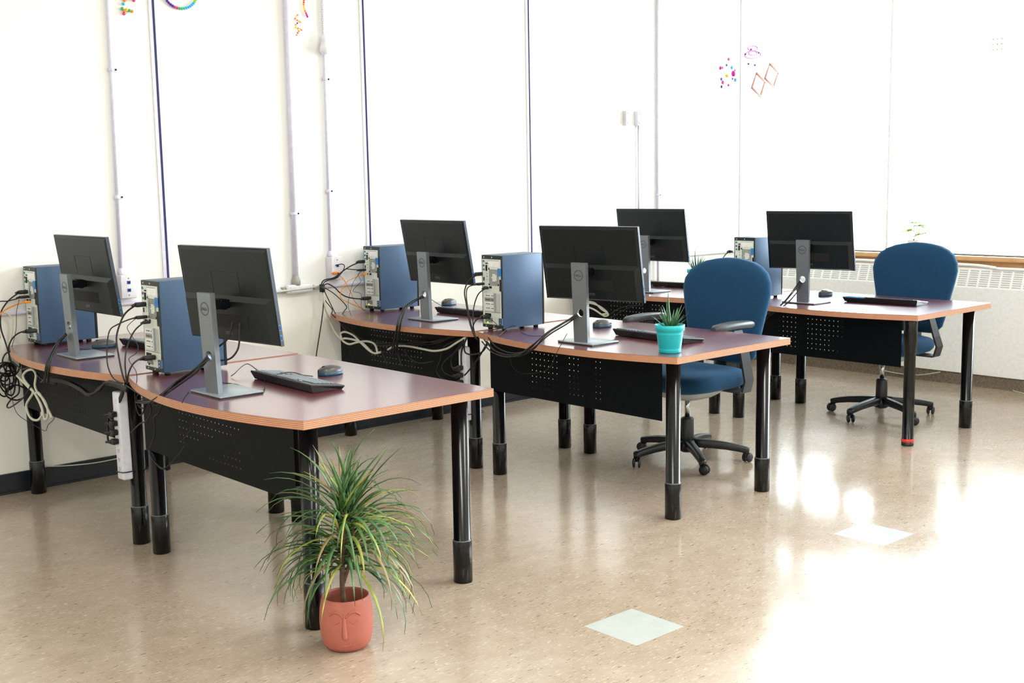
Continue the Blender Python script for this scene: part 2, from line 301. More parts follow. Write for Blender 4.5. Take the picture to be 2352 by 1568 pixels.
# cable and cord paths in room metres
P = {
'A2_display':[(2.085,4.554,1.017),(2.06,4.551,1.016),(2.035,4.596,0.984),(2.01,4.6,0.941),(1.984,4.582,0.887),(1.975,4.549,0.815),(1.975,4.524,0.746),(1.975,4.501,0.718)],
'A2_usb':[(2.085,4.552,0.966),(2.058,4.589,0.96),(2.03,4.665,0.933),(2.003,4.688,0.907),(1.975,4.657,0.843),(1.965,4.639,0.777),(1.965,4.592,0.728),(1.965,4.506,0.715)],
'A2_network':[(2.09,4.522,0.947),(2.061,4.511,0.943),(2.031,4.52,0.915),(2.002,4.524,0.86),(1.98,4.505,0.8),(1.98,4.504,0.744),(1.98,4.5,0.714)],
'A2_power':[(2.09,4.515,0.804),(2.048,4.502,0.808),(2.006,4.49,0.791),(1.985,4.493,0.752),(1.985,4.507,0.712)],
'A2_thin':[(2.06,4.559,0.962),(2.046,4.592,0.938),(2.031,4.58,0.921),(2.017,4.492,0.888),(2.002,4.425,0.866),(1.988,4.419,0.842),(1.974,4.44,0.827),(1.97,4.443,0.812),(1.97,4.388,0.777),(1.97,4.385,0.74),(1.97,4.406,0.711)],
'A1_display':[(2.085,5.844,0.991),(2.07,5.871,0.986),(2.03,5.891,0.955),(1.989,5.87,0.919),(1.972,5.86,0.885),(1.97,5.86,0.822),(1.983,5.85,0.753),(1.996,5.82,0.644)],
'A1_usb':[(2.085,5.836,0.968),(2.07,5.903,0.956),(2.013,5.87,0.951),(1.978,5.87,0.952),(1.947,5.86,0.937),(1.934,5.86,0.87)],
'A1_network':[(2.085,5.797,0.946),(2.07,5.818,0.943),(2.05,5.89,0.926),(1.997,5.87,0.909),(1.973,5.86,0.894),(1.959,5.86,0.859),(1.962,5.86,0.777)],
'A1_power':[(2.085,5.775,0.808),(2.06,5.843,0.8),(2.03,5.864,0.779),(2.004,5.86,0.745),(1.993,5.85,0.706),(2.0,5.83,0.648)],
'A1_white':[(1.979,5.87,0.904),(2.013,5.87,0.89),(2.028,5.87,0.852),(2.019,5.87,0.788),(2.008,5.87,0.748),(2.003,5.87,0.721),(1.998,5.87,0.671)],
'A1_thin':[(2.05,5.815,0.959),(2.04,5.836,0.899),(2.02,5.802,0.822),(2.016,5.86,0.735),(1.997,5.85,0.705),(1.986,5.84,0.662)],
'A1_loop0':[(2.015,5.84,0.596),(2.008,5.84,0.567),(1.98,5.84,0.553),(1.955,5.84,0.556),(1.941,5.84,0.576),(1.932,5.84,0.607),(1.938,5.84,0.635),(1.966,5.84,0.65),(1.992,5.84,0.647),(2.006,5.84,0.627),(2.015,5.84,0.596)],
'A1_loop1':[(1.979,5.836,0.53),(1.958,5.836,0.521),(1.944,5.836,0.539),(1.931,5.836,0.576),(1.933,5.836,0.618),(1.954,5.836,0.648),(1.975,5.836,0.657),(1.989,5.836,0.64),(2.002,5.836,0.602),(2.0,5.836,0.56),(1.979,5.836,0.53)],
'A1_loop2':[(1.964,5.832,0.534),(1.945,5.832,0.556),(1.942,5.832,0.584),(1.958,5.832,0.608),(1.975,5.832,0.62),(1.99,5.832,0.615),(2.009,5.832,0.593),(2.012,5.832,0.565),(1.996,5.832,0.541),(1.98,5.832,0.529),(1.964,5.832,0.534)],
'A1_loop3':[(1.924,5.828,0.612),(1.934,5.828,0.636),(1.946,5.828,0.652),(1.962,5.828,0.654),(1.983,5.828,0.64),(1.989,5.828,0.616),(1.979,5.828,0.592),(1.968,5.828,0.576),(1.952,5.828,0.574),(1.93,5.828,0.589),(1.924,5.828,0.612)],
'A1_loop4':[(2.008,5.824,0.604),(1.985,5.824,0.595),(1.963,5.824,0.596),(1.948,5.824,0.606),(1.936,5.824,0.623),(1.939,5.824,0.639),(1.962,5.824,0.648),(1.984,5.824,0.647),(1.998,5.824,0.637),(2.011,5.824,0.621),(2.008,5.824,0.604)],
'A1_loop5':[(1.968,5.82,0.64),(1.983,5.82,0.657),(2.004,5.82,0.644),(2.01,5.82,0.607),(2.003,5.82,0.559),(1.996,5.82,0.519),(1.982,5.82,0.502),(1.961,5.82,0.516),(1.955,5.82,0.553),(1.961,5.82,0.6),(1.968,5.82,0.64)],
'A1_loop6':[(2.003,5.816,0.476),(1.978,5.816,0.485),(1.956,5.816,0.506),(1.954,5.816,0.529),(1.976,5.816,0.545),(2.003,5.816,0.55),(2.027,5.816,0.541),(2.05,5.816,0.521),(2.052,5.816,0.498),(2.029,5.816,0.481),(2.003,5.816,0.476)],
'A1_loop7':[(1.932,5.812,0.62),(1.91,5.812,0.636),(1.915,5.812,0.652),(1.936,5.812,0.663),(1.959,5.812,0.666),(1.987,5.812,0.657),(2.009,5.812,0.641),(2.005,5.812,0.624),(1.983,5.812,0.613),(1.959,5.812,0.611),(1.932,5.812,0.62)],
'A1_loop8':[(2.029,5.808,0.642),(2.013,5.808,0.611),(1.985,5.808,0.599),(1.966,5.808,0.609),(1.954,5.808,0.638),(1.948,5.808,0.675),(1.963,5.808,0.705),(1.991,5.808,0.717),(2.011,5.808,0.707),(2.023,5.808,0.679),(2.029,5.808,0.642)],
'A1_loop9':[(1.921,5.804,0.571),(1.931,5.804,0.599),(1.941,5.804,0.613),(1.96,5.804,0.606),(1.973,5.804,0.58),(1.967,5.804,0.547),(1.958,5.804,0.518),(1.948,5.804,0.504),(1.929,5.804,0.512),(1.916,5.804,0.538),(1.921,5.804,0.571)],
'A1_t1':[(1.99,5.8,0.668),(1.965,5.609,0.655),(1.96,5.474,0.674),(1.96,5.345,0.637),(1.97,5.208,0.63)],
'A1_t2':[(1.992,5.84,0.677),(2.024,5.84,0.572),(2.024,5.84,0.507),(1.987,5.84,0.48),(1.964,5.84,0.451),(1.95,5.754,0.457),(1.95,5.569,0.528),(1.95,5.461,0.599)],
'A1_t3':[(1.98,5.36,0.598),(1.98,5.337,0.541),(1.98,5.277,0.505),(1.98,5.296,0.46),(1.98,5.369,0.423),(1.98,5.409,0.389),(1.98,5.512,0.394),(1.98,5.616,0.401),(1.95,5.659,0.436),(1.994,5.84,0.456),(1.983,5.84,0.55)],
'A1_whitecoil':[(1.955,5.648,0.621),(1.955,5.513,0.583),(1.955,5.459,0.563),(1.955,5.554,0.494),(1.955,5.517,0.441),(1.955,5.424,0.441),(1.955,5.36,0.485),(1.955,5.395,0.537),(1.955,5.457,0.572),(1.955,5.565,0.617),(1.955,5.535,0.651),(1.955,5.449,0.671),(1.955,5.407,0.652),(1.955,5.428,0.602),(1.955,5.4,0.571),(1.955,5.326,0.545),(1.955,5.294,0.507),(1.955,5.307,0.466),(1.955,5.342,0.461),(1.955,5.365,0.514),(1.955,5.425,0.559),(1.955,5.378,0.569),(1.955,5.299,0.515),(1.955,5.246,0.475)],
'A1_whitebar':[(2.0,5.381,0.645),(2.0,5.236,0.659),(2.0,5.089,0.663)],
'A_run0':[(1.985,5.377,0.639),(1.985,5.137,0.649),(1.985,4.985,0.638),(1.985,4.888,0.623),(1.985,4.788,0.654),(1.985,4.716,0.692),(1.985,4.615,0.698),(1.985,4.51,0.687)],
'A_run1':[(1.989,5.388,0.632),(1.989,5.148,0.642),(1.989,4.996,0.631),(1.989,4.899,0.616),(1.989,4.796,0.657),(1.989,4.727,0.685),(1.989,4.625,0.692),(1.989,4.52,0.68)],
'A_run2':[(1.993,5.398,0.64),(1.993,5.156,0.651),(1.993,5.004,0.639),(1.993,4.907,0.625),(1.993,4.807,0.646),(1.993,4.734,0.693),(1.993,4.633,0.699),(1.993,4.528,0.689)],
'A_run3':[(1.997,5.411,0.622),(1.997,5.169,0.635),(1.997,5.017,0.622),(1.997,4.919,0.61),(1.997,4.815,0.659),(1.997,4.746,0.679),(1.997,4.644,0.683),(1.997,4.539,0.675)],
'A1_mon0':[(2.05,5.269,0.84),(2.03,5.314,0.803),(1.95,5.195,0.768),(1.905,5.127,0.731),(1.91,5.166,0.676),(1.95,5.306,0.63)],
'A2_mon0':[(2.02,3.89,0.877),(1.985,3.936,0.83),(1.95,4.036,0.769),(1.915,4.063,0.734),(1.935,4.208,0.687),(1.985,4.416,0.656)],
'B1_mon0':[(3.95,5.123,0.868),(3.9,5.149,0.846),(3.82,5.12,0.817),(3.75,5.071,0.763),(3.735,5.074,0.714),(3.8,5.187,0.632),(3.83,5.252,0.555)],
'B2_mon0':[(3.86,3.853,0.869),(3.81,3.896,0.833),(3.74,3.925,0.795),(3.68,3.928,0.762),(3.68,3.985,0.718),(3.72,4.092,0.682),(3.76,4.234,0.656),(3.79,4.368,0.666),(3.82,4.47,0.703)],
'C2_mon0':[(5.94,4.078,0.863),(5.9,4.093,0.81),(5.83,4.113,0.746),(5.76,4.132,0.706),(5.78,4.211,0.664),(5.82,4.276,0.616)],
'A1_mon1':[(2.05,5.263,0.838),(2.03,5.295,0.801),(1.95,5.176,0.766),(1.905,5.108,0.733),(1.91,5.147,0.674),(1.95,5.266,0.634)],
'A2_mon1':[(2.02,3.885,0.873),(1.985,3.917,0.824),(1.95,4.017,0.761),(1.915,4.043,0.732),(1.935,4.188,0.685),(1.985,4.394,0.654)],
'B1_mon1':[(3.95,5.118,0.864),(3.9,5.134,0.842),(3.82,5.105,0.813),(3.75,5.056,0.764),(3.735,5.059,0.71),(3.8,5.172,0.628),(3.83,5.221,0.558)],
'B2_mon1':[(3.86,3.849,0.864),(3.81,3.878,0.827),(3.74,3.907,0.789),(3.68,3.91,0.757),(3.68,3.966,0.72),(3.72,4.073,0.677),(3.76,4.214,0.651),(3.79,4.348,0.66),(3.82,4.45,0.697)],
'C2_mon1':[(5.94,4.074,0.857),(5.9,4.073,0.805),(5.83,4.092,0.741),(5.76,4.111,0.704),(5.78,4.19,0.66),(5.82,4.254,0.618)],
'A1_mon2':[(2.05,5.273,0.841),(2.03,5.33,0.797),(1.95,5.211,0.762),(1.905,5.142,0.729),(1.91,5.183,0.669),(1.95,5.338,0.626)],
'A2_mon2':[(2.02,3.894,0.88),(1.985,3.952,0.819),(1.95,4.053,0.755),(1.915,4.08,0.726),(1.935,4.226,0.679),(1.985,4.435,0.647)],
'B1_mon2':[(3.95,5.126,0.872),(3.9,5.161,0.839),(3.82,5.132,0.81),(3.75,5.083,0.762),(3.735,5.086,0.707),(3.8,5.2,0.624),(3.83,5.277,0.552)],
'B2_mon2':[(3.86,3.856,0.873),(3.81,3.91,0.823),(3.74,3.939,0.785),(3.68,3.942,0.752),(3.68,3.999,0.717),(3.72,4.107,0.672),(3.76,4.249,0.646),(3.79,4.384,0.655),(3.82,4.487,0.692)],
'C2_mon2':[(5.94,4.081,0.869),(5.9,4.11,0.802),(5.83,4.129,0.737),(5.76,4.149,0.7),(5.78,4.228,0.656),(5.82,4.293,0.615)],
'A1_mon3':[(2.05,5.26,0.837),(2.03,5.282,0.811),(1.95,5.163,0.776),(1.905,5.097,0.734),(1.91,5.135,0.685),(1.95,5.243,0.637)],
'A2_mon3':[(2.02,3.882,0.871),(1.985,3.905,0.842),(1.95,4.003,0.785),(1.915,4.03,0.745),(1.935,4.174,0.698),(1.985,4.38,0.668)],
'B1_mon3':[(3.95,5.116,0.861),(3.9,5.125,0.854),(3.82,5.096,0.824),(3.75,5.048,0.765),(3.735,5.05,0.722),(3.8,5.163,0.64),(3.83,5.204,0.559)],
'B2_mon3':[(3.86,3.848,0.862),(3.81,3.868,0.843),(3.74,3.896,0.806),(3.68,3.899,0.773),(3.68,3.956,0.721),(3.72,4.062,0.693),(3.76,4.203,0.668),(3.79,4.336,0.678),(3.82,4.438,0.715)],
'C2_mon3':[(5.94,4.071,0.853),(5.9,4.061,0.819),(5.83,4.081,0.755),(5.76,4.1,0.713),(5.78,4.178,0.674),(5.82,4.242,0.619)],
'A2_hang':[(1.9,3.814,0.775),(1.91,3.893,0.714),(1.97,3.953,0.621),(1.97,4.025,0.558),(1.97,4.011,0.54),(1.97,4.169,0.434),(1.97,4.251,0.431),(1.97,4.313,0.464)],
'A_plug0':[(2.02,4.739,0.522),(2.02,4.783,0.533),(2.02,4.792,0.54),(2.02,4.731,0.573),(2.02,4.688,0.614),(2.02,4.646,0.655),(2.02,4.634,0.68)],
'A_plug1':[(2.02,4.743,0.489),(2.02,4.793,0.5),(2.02,4.793,0.535),(2.02,4.731,0.573),(2.02,4.681,0.615),(2.02,4.642,0.655),(2.02,4.634,0.68)],
'A_plug2':[(2.02,4.748,0.456),(2.02,4.803,0.466),(2.02,4.793,0.531),(2.02,4.731,0.573),(2.02,4.673,0.616),(2.02,4.637,0.656),(2.02,4.634,0.68)],
'A_plug3':[(2.02,4.753,0.423),(2.02,4.813,0.432),(2.02,4.794,0.526),(2.02,4.731,0.573),(2.02,4.666,0.617),(2.02,4.632,0.656),(2.02,4.634,0.68)],
'A_leg1':[(1.985,4.397,0.705),(1.985,4.361,0.664),(1.985,4.375,0.618),(1.985,4.412,0.598),(1.985,4.441,0.632),(1.985,4.442,0.684)],
'A_leg2':[(1.98,4.371,0.694),(1.98,4.295,0.644),(1.98,4.335,0.59),(1.98,4.405,0.565),(1.98,4.489,0.517)],
'A_leg4':[(1.99,4.443,0.699),(1.99,4.344,0.681),(1.99,4.376,0.632),(1.99,4.426,0.633),(1.99,4.438,0.669),(1.99,4.375,0.699)],
'A_leg5':[(1.97,4.491,0.711),(1.97,4.416,0.697),(1.97,4.302,0.681),(1.97,4.223,0.666),(1.97,4.173,0.691)],
'A_leg3':[(1.975,4.148,0.722),(1.975,4.213,0.641),(1.975,4.265,0.608),(1.975,4.265,0.546),(1.975,4.316,0.467),(1.975,4.249,0.422),(1.975,4.193,0.421)],
'B1_display':[(4.03,5.803,1.024),(4.0,5.855,1.004),(3.93,5.84,0.98),(3.859,5.84,0.941),(3.79,5.84,0.931),(3.768,5.84,0.908),(3.771,5.84,0.889)],
'B1_usb':[(4.03,5.798,0.975),(4.0,5.857,0.977),(3.936,5.84,0.984),(3.906,5.84,0.962),(3.87,5.84,0.935),(3.801,5.84,0.925),(3.775,5.84,0.903)],
'B1_network':[(4.03,5.774,0.952),(4.0,5.834,0.931),(3.932,5.83,0.907),(3.895,5.83,0.856),(3.893,5.83,0.817),(3.944,5.83,0.788),(4.02,5.848,0.756),(4.05,5.823,0.736)],
'B1_orange':[(3.873,5.85,0.967),(3.912,5.85,0.941),(3.938,5.84,0.901),(3.966,5.84,0.85),(4.0,5.851,0.792),(4.02,5.814,0.749),(4.04,5.813,0.733)],
'B1_power':[(4.03,5.765,0.81),(3.99,5.81,0.808),(3.928,5.83,0.824),(3.89,5.84,0.851),(3.856,5.84,0.883),(3.806,5.84,0.908),(3.774,5.84,0.889)],
'B1_blue':[(3.874,5.85,1.009),(3.914,5.84,1.015),(3.931,5.84,0.999),(3.906,5.84,0.962),(3.859,5.84,0.936),(3.795,5.84,0.921),(3.774,5.84,0.898)],
'B1_thin':[(4.02,5.801,0.971),(4.02,5.836,0.945),(4.02,5.809,0.907),(4.02,5.894,0.848),(4.02,5.809,0.833),(4.02,5.813,0.759),(4.02,5.768,0.736)],
'B1_thin2':[(4.0,5.768,0.971),(3.964,5.8,0.911),(3.931,5.8,0.83),(3.86,5.711,0.779),(3.84,5.649,0.709),(3.84,5.666,0.59),(3.85,5.695,0.515),(3.86,5.655,0.468)],
'B1_d1':[(3.771,5.84,0.889),(3.785,5.84,0.82),(3.834,5.84,0.758),(3.806,5.8,0.734),(3.84,5.785,0.696),(3.84,5.729,0.65),(3.85,5.613,0.604)],
'B1_d2':[(3.777,5.84,0.888),(3.808,5.84,0.823),(3.86,5.814,0.699),(3.84,5.671,0.649),(3.84,5.525,0.597),(3.84,5.398,0.598),(3.85,5.279,0.608)],
'B1_d3':[(3.777,5.84,0.893),(3.855,5.84,0.844),(3.919,5.82,0.772),(3.893,5.8,0.746),(3.85,5.79,0.707),(3.84,5.774,0.69),(3.84,5.691,0.637),(3.85,5.576,0.597)],
'B1_d4':[(3.774,5.84,0.884),(3.78,5.84,0.825),(3.775,5.84,0.782),(3.759,5.84,0.692),(3.711,5.84,0.483),(3.701,5.84,0.368)],
'B1_white':[(3.779,5.84,0.864),(3.788,5.84,0.767),(3.85,5.887,0.68),(3.835,5.82,0.626),(3.835,5.754,0.588),(3.835,5.762,0.62),(3.835,5.713,0.635),(3.835,5.628,0.621),(3.835,5.556,0.584),(3.835,5.466,0.544),(3.835,5.407,0.544),(3.835,5.427,0.59),(3.835,5.499,0.6),(3.835,5.593,0.586),(3.835,5.679,0.567),(3.835,5.745,0.583),(3.835,5.706,0.598),(3.835,5.555,0.589),(3.835,5.448,0.54),(3.835,5.376,0.55)],
'B_white_run':[(3.85,5.325,0.567),(3.85,5.253,0.594),(3.85,5.133,0.604),(3.85,5.009,0.601),(3.85,4.912,0.6),(3.85,4.808,0.621),(3.85,4.729,0.658),(3.85,4.652,0.694)],
'B_run0':[(3.855,5.437,0.598),(3.855,5.312,0.596),(3.855,5.225,0.607),(3.855,5.055,0.633),(3.855,4.892,0.652),(3.855,4.765,0.689),(3.855,4.657,0.708)],
'B_run1':[(3.859,5.443,0.587),(3.859,5.318,0.59),(3.859,5.23,0.611),(3.859,5.061,0.622),(3.859,4.897,0.657),(3.859,4.77,0.684),(3.859,4.662,0.707)],
'B_run2':[(3.863,5.448,0.604),(3.863,5.323,0.598),(3.863,5.236,0.599),(3.863,5.065,0.638),(3.863,4.902,0.645),(3.863,4.775,0.69),(3.863,4.667,0.706)],
'B_run3':[(3.867,5.455,0.579),(3.867,5.329,0.585),(3.867,5.242,0.592),(3.867,5.071,0.615),(3.867,4.907,0.639),(3.867,4.78,0.68),(3.867,4.672,0.705)],
'B_r1':[(3.86,4.671,0.696),(3.86,4.836,0.627),(3.86,4.87,0.559),(3.86,4.905,0.485),(3.86,4.827,0.451),(3.86,4.718,0.456)],
'B_r2':[(3.85,4.659,0.693),(3.85,4.699,0.636),(3.85,4.834,0.544),(3.85,4.829,0.494),(3.85,4.705,0.476)],
'B_r3':[(3.855,4.658,0.693),(3.855,4.769,0.58),(3.855,4.763,0.521),(3.855,4.71,0.512)],
'B_r4':[(3.86,4.649,0.698),(3.86,4.697,0.616),(3.86,4.7,0.527)],
'B_r5':[(3.83,4.46,0.685),(3.83,4.535,0.596),(3.83,4.619,0.52),(3.83,4.642,0.503)],
'B_r6':[(3.85,5.177,0.581),(3.85,5.111,0.535),(3.85,5.029,0.523),(3.85,4.906,0.549)],
'B_r7':[(3.83,4.453,0.685),(3.83,4.497,0.638),(3.83,4.571,0.617),(3.83,4.63,0.621),(3.83,4.636,0.664),(3.83,4.613,0.699)],
'B_tail0':[(3.84,5.381,0.573),(3.84,5.348,0.528),(3.84,5.32,0.478)],
'B_tail1':[(3.84,5.249,0.58),(3.84,5.208,0.537),(3.84,5.189,0.487)],
'B_tail2':[(3.84,5.265,0.605),(3.84,5.215,0.562),(3.84,5.205,0.511)],
'B2_display':[(3.91,4.602,1.017),(3.881,4.647,0.986),(3.852,4.651,0.933),(3.824,4.608,0.876),(3.82,4.575,0.771),(3.82,4.538,0.704)],
'B2_usb':[(3.91,4.592,0.967),(3.883,4.65,0.953),(3.856,4.643,0.918),(3.828,4.595,0.83),(3.825,4.564,0.748),(3.825,4.536,0.7)],
'B2_network':[(3.92,4.563,0.946),(3.891,4.589,0.918),(3.862,4.591,0.859),(3.834,4.57,0.785),(3.83,4.553,0.725),(3.83,4.536,0.696)],
'B2_power':[(3.92,4.567,0.801),(3.884,4.597,0.788),(3.848,4.585,0.756),(3.83,4.554,0.71),(3.83,4.531,0.693)],
'B2_thin':[(3.915,4.55,0.795),(3.915,4.509,0.784),(3.915,4.475,0.762),(3.915,4.481,0.738),(3.915,4.499,0.728)],
'B2_thin2':[(3.794,4.332,0.735),(3.9,4.372,0.764),(3.88,4.304,0.778),(3.972,4.362,0.735),(3.904,4.221,0.735),(3.942,4.176,0.735)],
'B2_hang':[(3.76,4.212,0.673),(3.84,4.287,0.589),(3.86,4.244,0.554),(3.86,4.113,0.572),(3.83,4.008,0.613),(3.71,3.841,0.708),(3.74,3.801,0.798)],
'C2_display':[(6.0,4.637,1.018),(5.968,4.648,1.003),(5.936,4.647,0.976),(5.904,4.634,0.944),(5.9,4.6,0.879),(5.9,4.552,0.857)],
'C_white':[(5.79,5.696,0.653),(5.79,5.617,0.648),(5.79,5.553,0.61),(5.79,5.49,0.582),(5.79,5.525,0.565),(5.79,5.617,0.601),(5.79,5.689,0.62),(5.79,5.675,0.644),(5.79,5.574,0.63),(5.79,5.497,0.589),(5.79,5.546,0.575)],
'C_run0':[(5.8,5.542,0.548),(5.8,5.471,0.584),(5.8,5.401,0.622),(5.8,5.305,0.651),(5.8,5.178,0.66)],
'C_run1':[(5.806,5.519,0.549),(5.806,5.449,0.571),(5.806,5.379,0.609),(5.806,5.284,0.645),(5.806,5.184,0.659)],
'C_run2':[(5.812,5.576,0.545),(5.812,5.505,0.573),(5.812,5.435,0.611),(5.812,5.338,0.644),(5.812,5.189,0.658)],
'C2_thinA':[(6.58,4.497,0.8),(6.51,4.387,0.8),(6.16,4.097,0.8)],
'A2_mousecord':[(2.481,3.931,0.745),(2.454,3.962,0.75),(2.437,3.991,0.758),(2.408,4.001,0.762),(2.368,3.991,0.762),(2.344,4.009,0.762),(2.344,4.067,0.762),(2.367,4.165,0.762),(2.387,4.232,0.765),(2.402,4.296,0.765),(2.36,4.269,0.76),(2.31,4.231,0.745),(2.294,4.236,0.735)],
'A2_kbcord':[(2.327,4.02,0.742),(2.305,3.999,0.735),(2.255,3.91,0.735),(2.211,3.845,0.735),(2.193,3.837,0.735),(2.199,3.915,0.735),(2.21,4.052,0.735),(2.195,4.103,0.735),(2.198,4.151,0.735)],
'A1_mousecord':[(2.224,5.426,0.735),(2.187,5.516,0.735),(2.143,5.542,0.735)],
'B1_mousecord':[(4.381,5.409,0.735),(4.402,5.531,0.75),(4.466,5.722,0.775)],
'B2_kbcord':[(4.303,3.892,0.735),(4.155,3.816,0.735),(4.05,3.818,0.735),(4.025,3.865,0.735)],
'C1_kbcord':[(6.395,5.451,0.75),(6.297,5.407,0.74),(6.188,5.433,0.735),(6.472,5.725,0.77),(6.618,5.902,0.78)],
'mon_A2a':[(2.1,3.846,0.999),(2.09,3.848,0.96),(2.08,3.861,0.934),(2.06,3.896,0.905),(2.05,3.926,0.883)],
'mon_A2b':[(2.12,3.831,0.998),(2.11,3.823,0.926),(2.1,3.828,0.893),(2.08,3.845,0.868),(2.07,3.919,0.855),(2.05,3.929,0.855)],
'floor_cord':[(7.85,4.682,0.042),(7.85,4.512,0.031),(7.85,4.357,0.041),(7.85,4.208,0.078)],
'floor_cord2':[(8.249,4.097,0.006),(8.045,3.87,0.006),(7.867,3.682,0.006),(7.811,3.582,0.006)],
'base_cord':[(2.149,5.905,0.109),(2.253,5.905,0.094),(2.399,5.905,0.083),(2.53,5.905,0.085)],
'rail_white':[(3.418,5.87,0.879),(3.531,5.87,0.885),(3.645,5.87,0.889),(3.792,5.87,0.896)],
}
# ------------------------------------------------------------------ the room
X0, Y0 = -3.2, -4.3
m = MB(); m.box((X0, Y0, -.1), (WIN_X+.25, WALL_Y+.2, 0)); struct('floor', m, M['floor'])
m = MB(); m.box((X0, Y0, CEIL), (WIN_X+.25, WALL_Y+.2, CEIL+.1)); struct('ceiling', m, M['ceiling'])
m = MB(); m.box((X0, WALL_Y, 0), (WIN_X+.25, WALL_Y+.2, CEIL)); struct('wall_left', m, M['wall'])
m = MB(); m.box((X0-.15, Y0, 0), (X0, WALL_Y+.2, CEIL)); struct('wall_back', m, M['wall'])
m = MB(); m.box((X0-.15, Y0-.15, 0), (WIN_X+.25, Y0, CEIL)); struct('wall_near', m, M['wall'])
SILL, HEAD, BAY, YT = .90, 3.0, 1.12, 5.926
m = MB()
m.box((WIN_X, Y0, 0), (WIN_X+.25, WALL_Y, SILL)); m.box((WIN_X, Y0, HEAD), (WIN_X+.25, WALL_Y, CEIL)); m.box((WIN_X, YT, SILL), (WIN_X+.25, WALL_Y, HEAD)); m.box((WIN_X, Y0, SILL), (WIN_X+.25, -4.1, HEAD))
struct('wall_right', m, M['wall'])
# corner pier
m = MB(); m.box((7.77, WALL_Y-.012, .895), (7.778, WALL_Y, CEIL)); struct('trim_5', m, M['trimw'])
y = YT; k = 1
while y > -4.0:
    y2 = max(y-BAY, -4.1)
    m = MB(); f = .008
    xa, xb = WIN_X+.10, WIN_X+.15
    m.box((xa, y2, SILL), (xb, y2+f, HEAD)); m.box((xa, y-(f if k > 1 else .002), SILL), (xb, y, HEAD)); m.box((xa, y2+f, SILL), (xb, y-f, SILL+f)); m.box((xa, y2+f, HEAD-f), (xb, y-f, HEAD))
    o = struct('window_%d' % k, m, M['frame'])
    g = MB(); g.box((xa+.02, y2+f, SILL+f), (xa+.026, y-f, HEAD-f)); obj('pane', g, M['glass'], o)
    y = y2; k += 1
# white panels and their metal strips on the left wall
xs = [-1.07, .245, 1.56, 2.872, 4.182, 5.503, 6.80]
for i, x in enumerate(xs):
    m = MB(); m.box((x-.030, WALL_Y-.012, .895), (x-.012, WALL_Y, CEIL), 0); m.box((x-.012, WALL_Y-.008, .895), (x+.002, WALL_Y, CEIL), 1 if x < 6 else 0); m.box((x+.002, WALL_Y-.012, .895), (x+.006, WALL_Y, CEIL), 0)
    struct('trim_%d' % (10+i), m, [M['trimw'], M['trimd'] if x < 6 else M['panel']])  # seam nearest the window coloured white: glare put into its colour
    x2 = xs[i+1]-.030 if i < 6 else WIN_X
    m = MB(); m.box((x+.006, WALL_Y-.006, .895), (x2, WALL_Y, CEIL)); struct('trim_%d' % (20+i), m, M['panel'])
m = MB(); m.box((X0, WALL_Y-.02, .878), (WIN_X, WALL_Y, .895), bev=.004); struct('trim_1', m, M['trimw'])
m = MB(); m.box((X0, WALL_Y-.014, 0), (7.87, WALL_Y, .10)); m.box((X0, WALL_Y-.02, .0), (7.87, WALL_Y-.014, .012)); struct('baseboard_left', m, M['bboard'])
m = MB(); m.box((7.872, Y0, 0), (WIN_X, WALL_Y-.014, .088)); struct('baseboard_right', m, M['concrete'])
m = MB(); m.box((7.93, -4.1, .868), (WIN_X+.1, 5.90, .90), bev=.004); struct('trim_2', m, M['sill'])
m = MB(); m.box((7.985, -4.1, .80), (WIN_X, WALL_Y-.02, .868)); struct('trim_3', m, M['sill'])
# convector heater along the window wall
h = thing('convector_heater', 'long white convector heater running under the windows', 'heater', (7.86, 0.75, .088))
yA, yB = -4.9, 5.03
m = MB(); prof = [(0, 0), (0, .60), (.05, .735), (.138, .735), (.138, 0)]
A = [m.bm.verts.new((x, yA, z)) for x, z in prof]; B = [m.bm.verts.new((x, yB, z)) for x, z in prof]
m.face(A); m.face(list(reversed(B)))
for i in range(5): m.face([A[i], A[(i+1) % 5], B[(i+1) % 5], B[i]])
obj('cabinet', m, M['heater'], h)
m = MB(); sl = Vector((.05, 0, .135)).normalized(); nn = Vector((-sl.z, 0, sl.x))
def hp(yv, s_, d): return Vector((0, yv, .60)) + sl*s_ + nn*d
yv = yB-.03
while yv > -.3:
    for k in range(8):
        a = .012+k*.0152
        q = [hp(yv, a, .0005), hp(yv-.062, a, .0005), hp(yv-.062, a+.008, .0005), hp(yv, a+.008, .0005)]
        m.face([m.bm.verts.new(p) for p in q])
    yv -= .078
obj('grille', m, M['louver'], h)
m = MB(); m.tube([(7.905, 5.7, .842), (7.905, 4.6, .842), (7.905, 4.05, .842), (7.905, 3.86, .83), (7.905, 3.7, .824), (7.905, 2, .83), (7.905, -3, .83)], .011); o = obj('heating_pipe', m, M['heater']); tag(o, 'white pipe running along the wooden window sill above the heater', 'pipe')
for b_ in ((7.905, 4.9), (7.905, 3.9), (7.905, 2.4)): pass

